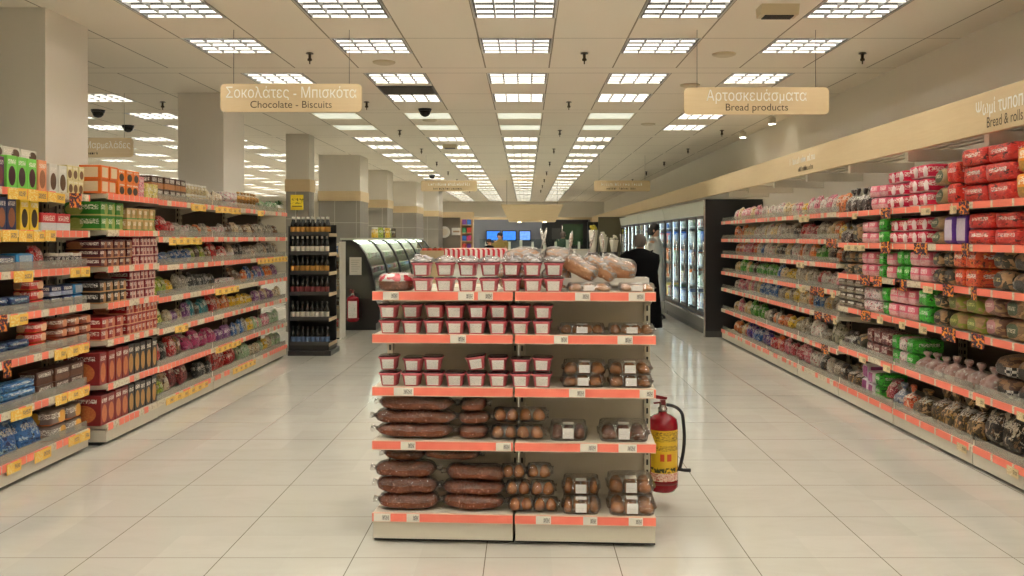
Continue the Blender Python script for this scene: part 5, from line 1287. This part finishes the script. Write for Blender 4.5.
for zi, z in enumerate((.62, .86, 1.1)):
    for q in range(24):
        key = rnd.choice(['silver', 'cream', 'whitepink', 'pinkb', 'palegreen'])
        o = link('cold_packet', pmesh('slab', PK[key][7], 0)); o.scale = (.3, [.26, .2, .11][zi], .1); o.rotation_euler = (0, 0, R(90)); o.location = (CX+[.27, .22, .12][zi], CY0+.25+q*.38, z+.001)
        tag(o, 'packet seen through the chiller glass, %s shelf, %s from near end' % (['lowest', 'middle', 'upper'][zi], ordw[q]), 'packet', 'packets inside the curved chiller')
t = empty('paper_notice', (-2.68, 14.188, 1.0)); tag(t, 'white paper notice taped on the black end of the chiller', 'notice')
MB().box(-.095, .095, -.002, 0, -.13, .15).build('sheet', m_lid, t)
nb = MB()
for q in range(6): nb.box(-.07, .07-.02*(q % 3), -.0026, -.002, .1-q*.035, .108-q*.035)
nb.build('faint_print', plain('faint_grey_ink', (186, 182, 172), .6), t)
extinguisher((-2.7, 14.08, .14), 0.0, 'distant red fire extinguisher with white label before the chiller end', r=.095, H=.4, wlab=1)
for q in range(6):
    o = link('jar_on_chiller', pmesh('carton' if q % 2 else 'jar', [PK['yellowb'], PK['lime'], PK['darkb']][q % 3][7], 0)); o.scale = (.16, .12, .2); o.location = (CX-.0, 17.0+.42*q, 1.456); o.rotation_euler = (0, 0, R(60)); o.name = 'storage_jar' if q % 2 == 0 else 'grocery_carton'
    tag(o, '%s on top of the curved chiller, %s along' % (['yellow jar', 'green carton', 'dark jar', 'yellow carton', 'green jar', 'dark carton'][q], ordw[q]), 'grocery', 'groceries on top of the chiller')

# ------------------------------------------------------------------ red striped stand and wooden produce stand behind the gondola
t = empty('striped_stand', (px(475, 9.), 9.0, 0)); tag(t, 'display stand with a red and white striped valance behind the gondola', 'display stand')
k = NT('red_white_stripes'); x, y, z = k.sep(k.coord('Object'))
k.col(k.mix(k.ma('GREATER_THAN', k.ma('FRACT', k.ma('DIVIDE', k.ma('ADD', k.ma('ADD', x, y), 20.), .05)), .5), lin((232, 220, 212)), lin((206, 46, 60)))); k.b.inputs['Roughness'].default_value = .7
MB().box(-.31, .31, 0, .8, 1.21, 1.335).box(-.3, .3, .01, .79, 1.335, 1.345).build('valance', k.mat, t)
for sx in (-1, 1):
    for sy in (.03, .75): MB().box(sx*.29-.02, sx*.29+.02, sy, sy+.04, 0, 1.21).build('leg', m_creamd, t)
MB().box(-.27, .27, .03, .79, .35, .38).build('shelf', m_cream, t); MB().box(-.265, .265, .05, .77, .38, 1.2).build('cabinet', m_lid, t)
t = empty('produce_stand', (px(434, 13), 13.0, 0)); tag(t, 'maple produce stand left of the red striped valance', 'display stand')
MB().box(-.2, .2, 0, .6, 1.1, 1.22).box(-.2, .2, 0, .03, 1.22, 1.27).box(-.17, .17, .02, .58, 0, 1.1).build('box', m_wood, t)
m_tom = plain('tomato_red', (206, 70, 44), .3, nscale=20)
for q in range(5):
    for l in range(2):
        b = MB(); b.lathe([(.01, 0), (.03, .01), (.037, .045), (.03, .08), (.01, .086)], 14)
        o = b.build('tomato', m_tom, None, (px(434, 13)-.155+q*.077, 13.09+l*.13, 1.2205)); tag(o, 'red tomato in the maple stand, %s row, %s from left' % (['front', 'rear'][l], ordw[q]), 'tomato', 'tomatoes in the produce stand')
        MB().lathe([(.016, .088), (.004, .1)], 6).build('stalk', plain('plant_green', (56, 92, 50), .5), o)

# ------------------------------------------------------------------ people
m_skin = plain('skin', (196, 146, 116), .5, nscale=10); m_coat = plain('black_wool_coat', (10, 10, 12), .9, spec=.1, bump=.3); m_hairk = plain('dark_hair', (26, 20, 18), .6); m_hairg = plain('grey_brown_hair', (84, 74, 66), .7)
m_whitecoat = plain('white_work_coat', (208, 204, 196), .7); m_trou = plain('dark_trousers', (36, 36, 42), .8); m_shoe = plain('black_shoe', (20, 18, 18), .4)
def person(loc, rz, label, H, top, hair, legs=m_trou, hunch=0.0, armpose='down', coatlen=.5, coatw=1.0, group=None):
    t = empty('person', loc, rz); tag(t, label, 'person', group)
    k_ = H/1.7
    # body: one skinned surface, facing -y
    V = []; E = []; Rr = []
    def vtx(p, r, par=None):
        V.append(tuple(q*k_ for q in p)); Rr.append(r*k_)
        if par is not None: E.append((par, len(V)-1))
        return len(V)-1
    hy = -hunch
    pel = vtx((0, 0, .92), .13); wa = vtx((0, hy*.2, 1.08), .12, pel); ch = vtx((0, hy*.5, 1.28), .145, wa); nk = vtx((0, hy*.85, 1.43), .06, ch); hd0 = vtx((0, hy-.01, 1.5), .062, nk)
    hd1 = vtx((0, hy-.02, 1.57), .088, hd0); hd2 = vtx((0, hy-.01, 1.635), .078, hd1)
    for s in (-1, 1):
        sh = vtx((s*.17, hy*.6, 1.38), .06, ch)
        if armpose == 'down': el = vtx((s*.24, hy*.5+.02, 1.12), .043, sh); wr = vtx((s*.25, hy*.5-.06, .88), .03, el); hn = vtx((s*.25, hy*.5-.08, .81), .032, wr); fd = (0, -.02, -1)
        elif armpose == 'front': el = vtx((s*.24, hy*.5-.03, 1.12), .043, sh); wr = vtx((s*.13, hy*.5-.27, 1.08), .03, el); hn = vtx((s*.09, hy*.5-.33, 1.09), .032, wr); fd = (-s*.4, -1, 0)
        else: # one hand reaching to the side
            if s < 0: el = vtx((-.34, -.02, 1.25), .043, sh); wr = vtx((-.52, -.1, 1.3), .03, el); hn = vtx((-.59, -.13, 1.31), .032, wr); fd = (-1, -.4, .05)
            else: el = vtx((.23, .02, 1.12), .043, sh); wr = vtx((.24, -.06, .88), .03, el); hn = vtx((.24, -.08, .81), .032, wr); fd = (0, -.02, -1)
        d = Vector(fd).normalized(); sd = Vector((0, 1, 0)) if abs(d.y) < .7 else Vector((0, 0, 1))
        base = Vector(V[hn])/k_
        for q in range(4):
            o1 = base+sd*(q-1.5)*.02+d*.045; o2 = o1+d*[.025, .032, .03, .022][q]; o3 = o2+(d+Vector((-s*.5, 0, 0))).normalized()*[.02, .026, .024, .018][q]
            a = vtx(o1, .009, hn); c = vtx(o2, .0085, a); vtx(o3, .007, c)
        a = vtx(base+sd*-.036+d*.015, .0105, hn); vtx(base+sd*-.045+d*.045, .009, a)
        hp = vtx((s*.09, 0, .86), .095, pel); kn = vtx((s*.1, -.01, .48), .062, hp); an = vtx((s*.1, .02, .09), .042, kn); vtx((s*.11, -.1, .045), .036, an)
    me = bpy.data.meshes.new('body'); me.from_pydata(V, E, []); o = link('body', me, t); me.materials.append(m_skin)
    o.modifiers.new('skin', 'SKIN'); 
    for q, r_ in enumerate(Rr): me.skin_vertices[0].data[q].radius = (r_, r_)
    me.skin_vertices[0].data[0].use_root = True
    sb_ = o.modifiers.new('sub', 'SUBSURF'); sb_.levels = 1; sb_.render_levels = 1
    # face
    hz = 1.6*k_; hyy = (hy-.02)*k_
    f = MB()
    f.loft([[(r_*math.cos(a), hyy-.09*k_-dy+r_*.5*math.sin(a), z*k_) for a in [2*math.pi*q/8 for q in range(8)]] for r_, dy, z in ((.006, -.004, 1.60), (.012, .018, 1.565), (.008, .004, 1.555))])
    f.build('nose', m_skin, t)
    f = MB()
    for s in (-1, 1): f.lathe([(.002, -.009), (.012, -.004), (.012, .004), (.002, .009)], 10, c=(s*.032*k_, hyy-.078*k_, 1.6*k_))
    f.build('eyes', m_hairk, t); MB().box(-.022, .022, hyy-.088*k_, hyy-.07*k_, 1.53*k_, 1.538*k_).build('mouth', plain('lips', (150, 80, 76), .5), t)
    for s in (-1, 1): MB().lathe([(.006, -.026), (.016, -.01), (.017, .012), (.006, .026)], 10, c=(s*.088*k_, hyy+.01, 1.58*k_)).build('ear', m_skin, t)
    # hair cap
    hr = MB(); rings = []
    for z, rx, ry, dy in ((1.5, .07, .05, .055), (1.54, .092, .075, .035), (1.6, .1, .092, .018), (1.65, .094, .094, .006), (1.69, .07, .07, 0), (1.715, .03, .03, 0)):
        rings.append([nudge(q, 4, .008, 14.) for q in ellring(0, hyy+dy*k_+.012, z*k_, rx*k_, ry*k_, 18)])
    hr.loft(rings); hr.build('hair', hair, t)
    # coat / shirt shell
    c = MB(); zb = 1.38-coatlen*1.6 if coatlen > .6 else .86
    rs = [(zb, .25*coatw, .2, 0), (zb+.02, .252*coatw, .2, 0), (.9, .22*coatw, .17, 0), (1.08, .205*coatw, .155, hy*.2), (1.28, .225*coatw, .155, hy*.5), (1.38, .215*coatw, .12, hy*.7), (1.44, .12*coatw, .085, hy*.85), (1.48, .075, .07, hy*.95)]
    c.loft([[nudge(q, 9, .014, 5.) for q in ellring(0, cy*k_, z*k_, rx*k_, ry*k_, 24, 2.3)] for z, rx, ry, cy in rs])
    c.build('coat' if coatlen > .6 else 'shirt', top, t)
    for s in (-1, 1):   # sleeves follow the arms
        if armpose == 'down': pts = [(s*.16, hy*.6, 1.4), (s*.215, hy*.55, 1.34), (s*.245, hy*.5+.02, 1.12), (s*.255, hy*.5-.05, .9)]
        elif armpose == 'front': pts = [(s*.16, hy*.6, 1.4), (s*.215, hy*.55, 1.34), (s*.245, hy*.5-.03, 1.12), (s*.14, hy*.5-.25, 1.08)]
        else: pts = [(-.15, 0, 1.4), (-.2, 0, 1.36), (-.34, -.02, 1.25), (-.5, -.1, 1.3)] if s < 0 else [(.16, 0, 1.4), (.21, 0, 1.34), (.235, .02, 1.12), (.245, -.05, .9)]
        MB().tube([tuple(q*k_ for q in p) for p in pts], [.085*k_, .082*k_, .062*k_, .048*k_], 14).build('sleeve', top, t)
        MB().tube([(s*.085*k_, 0, .93*k_), (s*.1*k_, -.01, .48*k_), (s*.1*k_, .02, .1*k_)], [.115*k_, .08*k_, .062*k_], 14).build('trouser_leg', legs, t)
        b = MB(); b.loft([ellring(s*.105*k_, -.05*k_, z*k_, rx*k_, ry*k_, 16, 2.6) for z, rx, ry in ((0, .05, .13), (.03, .052, .132), (.06, .045, .11), (.1, .038, .05))]); b.build('shoe', m_shoe, t)
    return t
person((1.6, 12.7, 0), R(180-25), 'person in a long black coat seen from behind near the freezers', 1.5, m_coat, m_hairg, hunch=.06, coatlen=.72, coatw=1.5)
person((2.32, 16.2, 0), R(70), 'dark haired person in a white work coat at the freezer doors', 1.7, m_whitecoat, m_hairk, armpose='down', coatlen=.66, coatw=.95)
person((px(489, 27), 27, 0), R(60), 'person with black hair behind the far counter, left one', 1.42, m_coat, m_hairk, armpose='front')
person((px(500, 28), 28, 0), R(-20), 'dark haired person in yellow before the left blue screen', 1.62, plain('mustard_top', (130, 110, 50), .8), m_hairk, armpose='front')
person((px(563, 30.4), 30.4, 0), R(150), 'person in a dark green top behind the far right counter', 1.66, plain('dark_green_top', (44, 66, 44), .7), m_hairg, armpose='front')

# ------------------------------------------------------------------ far service area
def far(name, lab, cat, x0, x1, y0, y1, D, dep, mat, grp=None, part='body', split=None):
    t = empty(name, (px((x0+x1)/2, D), D, max(0, pz(y1, D)))); tag(t, lab, cat, grp)
    w2 = (px(x1, D)-px(x0, D))/2; h = pz(y0, D)-max(0, pz(y1, D))
    MB().box(-w2, w2, 0, dep, 0, h).build(part, mat, t); return t, w2, h
struct('wall_niche', MB().box(px(474, 33), px(590, 33), 33.0, 33.1, 0, 2.13), plain('grey_back_wall', (120, 122, 128), .6))
struct('wall_grey', MB().box(px(418, 31), px(459, 31), 31.6, 31.7, 0, 2.17).box(px(418, 31), px(473, 31), 31.5, 31.6, 2.17, 2.36, 1), [plain('grey_panel_wall', (120, 112, 98), .6), m_wood])
m_scr = None
for q, (xa, xb, lab) in enumerate(((486, 501, 'left bright blue wall screen above the far counter'), (502, 516.5, 'middle bright blue wall screen above the far counter'), (519, 531, 'small right blue wall screen above the far counter'))):
    k = NT('blue_screen_%d' % q); co = k.coord('Generated')
    k.put(k.b.inputs['Emission Color'], k.mix(k.noise(co, 4., 2.), lin((20, 90, 220)), lin((70, 160, 255) if q < 2 else (150, 200, 255)))); k.b.inputs['Emission Strength'].default_value = 1.3; k.b.inputs['Base Color'].default_value = (.02, .05, .1, 1)
    t, w2, h = far('wall_screen', lab, 'screen', xa, xb, 230.5, 241, 32.9, .06, m_blk, 'blue screens', 'casing')
    MB().box(-w2+.03, w2-.03, -.004, 0, .03, h-.03).build('screen', k.mat, t)
t = empty('service_counter', (px(532, 29.2), 29.2, 0)); tag(t, 'long pale service counter across the far end of the shop', 'counter')
MB().box(-1.75, 1.9, 0, .7, 0, 1.05).build('body', m_lid, t); MB().box(-1.8, 1.95, -.03, .73, 1.05, 1.09).build('worktop', m_cream, t)
MB().box(-1.7, 1.85, .02, .03, 1.09, 1.42).build('glass_screen', m_glass, t)
for q in range(9):
    o = link('folded_paper_bag' if q % 2 else 'white_cup_stack', pmesh('jar' if q % 2 == 0 else 'carton', m_lid, 0)); o.scale = (.09, .09, .24 if q % 2 == 0 else .3); o.location = (px(532, 29.2)-1.5+q*.38, 29.45, 1.0905)
    o.name = 'cup_stack' if q % 2 == 0 else 'paper_carton'
    tag(o, '%s on the far counter, %s from left' % (['white cup stack', 'white paper carton'][q % 2], ordw[q]), 'packaging', 'white packaging on the far counter')
t = empty('dark_oven_wall', (px(566, 32), 32.0, 0)); tag(t, 'dark oven front with greenish glass behind the far right counter', 'oven')
MB().box(-.86, .78, 0, .6, 0, 2.1).build('casing', m_blk, t); MB().box(-.1, .6, -.01, 0, 1.2, 1.95).build('green_glass', plain('green_glass', (60, 84, 60), .2), t); MB().box(-.5, -.2, -.03, 0, 1.4, 1.8).build('control_panel', m_gry, t)
MB().tube([(-.14, -.05, 1.3), (-.14, -.05, 1.9)], .015, 8).build('handle', m_chr, t)
t, w2, h = far('dark_cabinet', 'tall black cabinet at the right end of the far counter', 'cabinet', 588, 599, 222, 262, 31, .5, m_blk)
MB().box(-.01, .01, -.01, 0, .02, h-.02).build('door_gap', m_gry, t)
t = empty('orange_shelf_unit', (px(466.5, 30), 30, 0)); tag(t, 'narrow wood shelf unit with small coloured boxes, left of the blue screens', 'shelf')
MB().box(-.2, -.17, 0, .3, 0, 2.08).box(.17, .2, 0, .3, 0, 2.08).box(-.17, .17, .28, .3, 0, 2.08).build('frame', plain('orange_wood', (186, 140, 92), .5), t)
cc = [('violet', (120, 70, 150)), ('blue', (50, 110, 190)), ('magenta', (190, 60, 120)), ('green', (70, 140, 90)), ('red', (190, 60, 50))]
for q in range(6):
    z = .55+q*.27
    MB().box(-.17, .17, .0, .28, z-.02, z).build('shelf', m_wood, t)
    for c in range(2):
        n_, rgb = cc[(q*2+c) % 5]; o = link('small_box', pmesh('carton', plain('small_box_'+n_, rgb, .5), 0)); o.scale = (.13, .15, .17); o.location = (px(466.5, 30)-.08+.16*c, 30.03, z+.001)
        tag(o, 'small %s box, %s on the %s shelf of the far wood unit' % (n_, ['left', 'right'][c], ['lowest', 'second', 'third', 'fourth', 'fifth', 'top'][q]), 'box', 'small boxes in the far wood unit')
t = empty('round_wall_sign', (px(443, 31), 31.55, 1.66)); tag(t, 'round white wall disc on the grey wall far left', 'wall disc')
MB().lathe([(.2, 0), (.2, .03)], 28).build('disc', m_lid, t); MB().lathe([(.12, .031), (.12, .034)], 24).build('inner_disc', m_cream, t); t.rotation_euler = (R(90), 0, 0)
t = empty('square_wall_sign', (px(455, 31), 31.56, 1.55)); tag(t, 'small pale rectangular wall sign beside the round disc', 'sign')
MB().box(-.16, .16, 0, .02, 0, .26).build('board', m_lid, t); MB().box(-.11, .11, -.002, 0, .1, .16).build('faded_mark', plain('faded_brown', (170, 140, 110), .6), t)
# flower stand behind the black coated person
m_wr = [plain('flower_wrap_white', (232, 226, 210), .6), plain('flower_yellow', (214, 200, 70), .6), plain('plant_green', (56, 92, 50), .5)]
struct('wall_olive', MB().box(px(600, 27), px(634, 27), 27.6, 27.7, 0, 2.1), plain('olive_wall', (96, 92, 70), .6))
for q, (x, y, mt, lab) in enumerate(((606, 237, 0, 'white wrapped flower bunch far right, left one'), (613, 240, 0, 'white wrapped flower bunch far right, middle one'), (621, 234, 1, 'yellow flower bunch beside the black coated person'), (603, 230, 1, 'yellow green plant at the left of the flower display'))):
    D = 26.; t = empty('flower_bunch', (px(606, D)-.36+.3*[1, 2, 3, 0][q], D+.1, .75)); tag(t, lab, 'flowers', 'flower bunches')
    MB().lathe([(.1, 0), (.13, .3), (.11, .3)], 16).build('bucket', m_gry, t)
    b = MB(); rr = random.Random(q); top = pz(y, D)-.75
    b.lathe([(.03, .1), (.08, .3), (.135, top), (.11, top)], 14).build('wrapping', m_wr[0], t)
    f = MB()
    for j in range(16):
        a = rr.uniform(0, 6.28); r_ = rr.uniform(0, .1); f.lathe([(.01, -.03), (.04, 0), (.026, .035)], 7, c=(r_*math.cos(a), r_*math.sin(a), top+rr.uniform(-.02, .12)))
    f.build('blooms', m_wr[mt], t)
t = empty('flower_table', (px(612, 26), 26.1, 0)); tag(t, 'low grey table carrying the flower buckets', 'table')
MB().box(-.62, .62, -.3, .3, .71, .748).build('tabletop', m_gry, t)
for sx in (-.5, .5):
    for sy in (-.25, .25): MB().box(sx-.02, sx+.02, sy-.02, sy+.02, 0, .71).build('leg', m_gry, t)
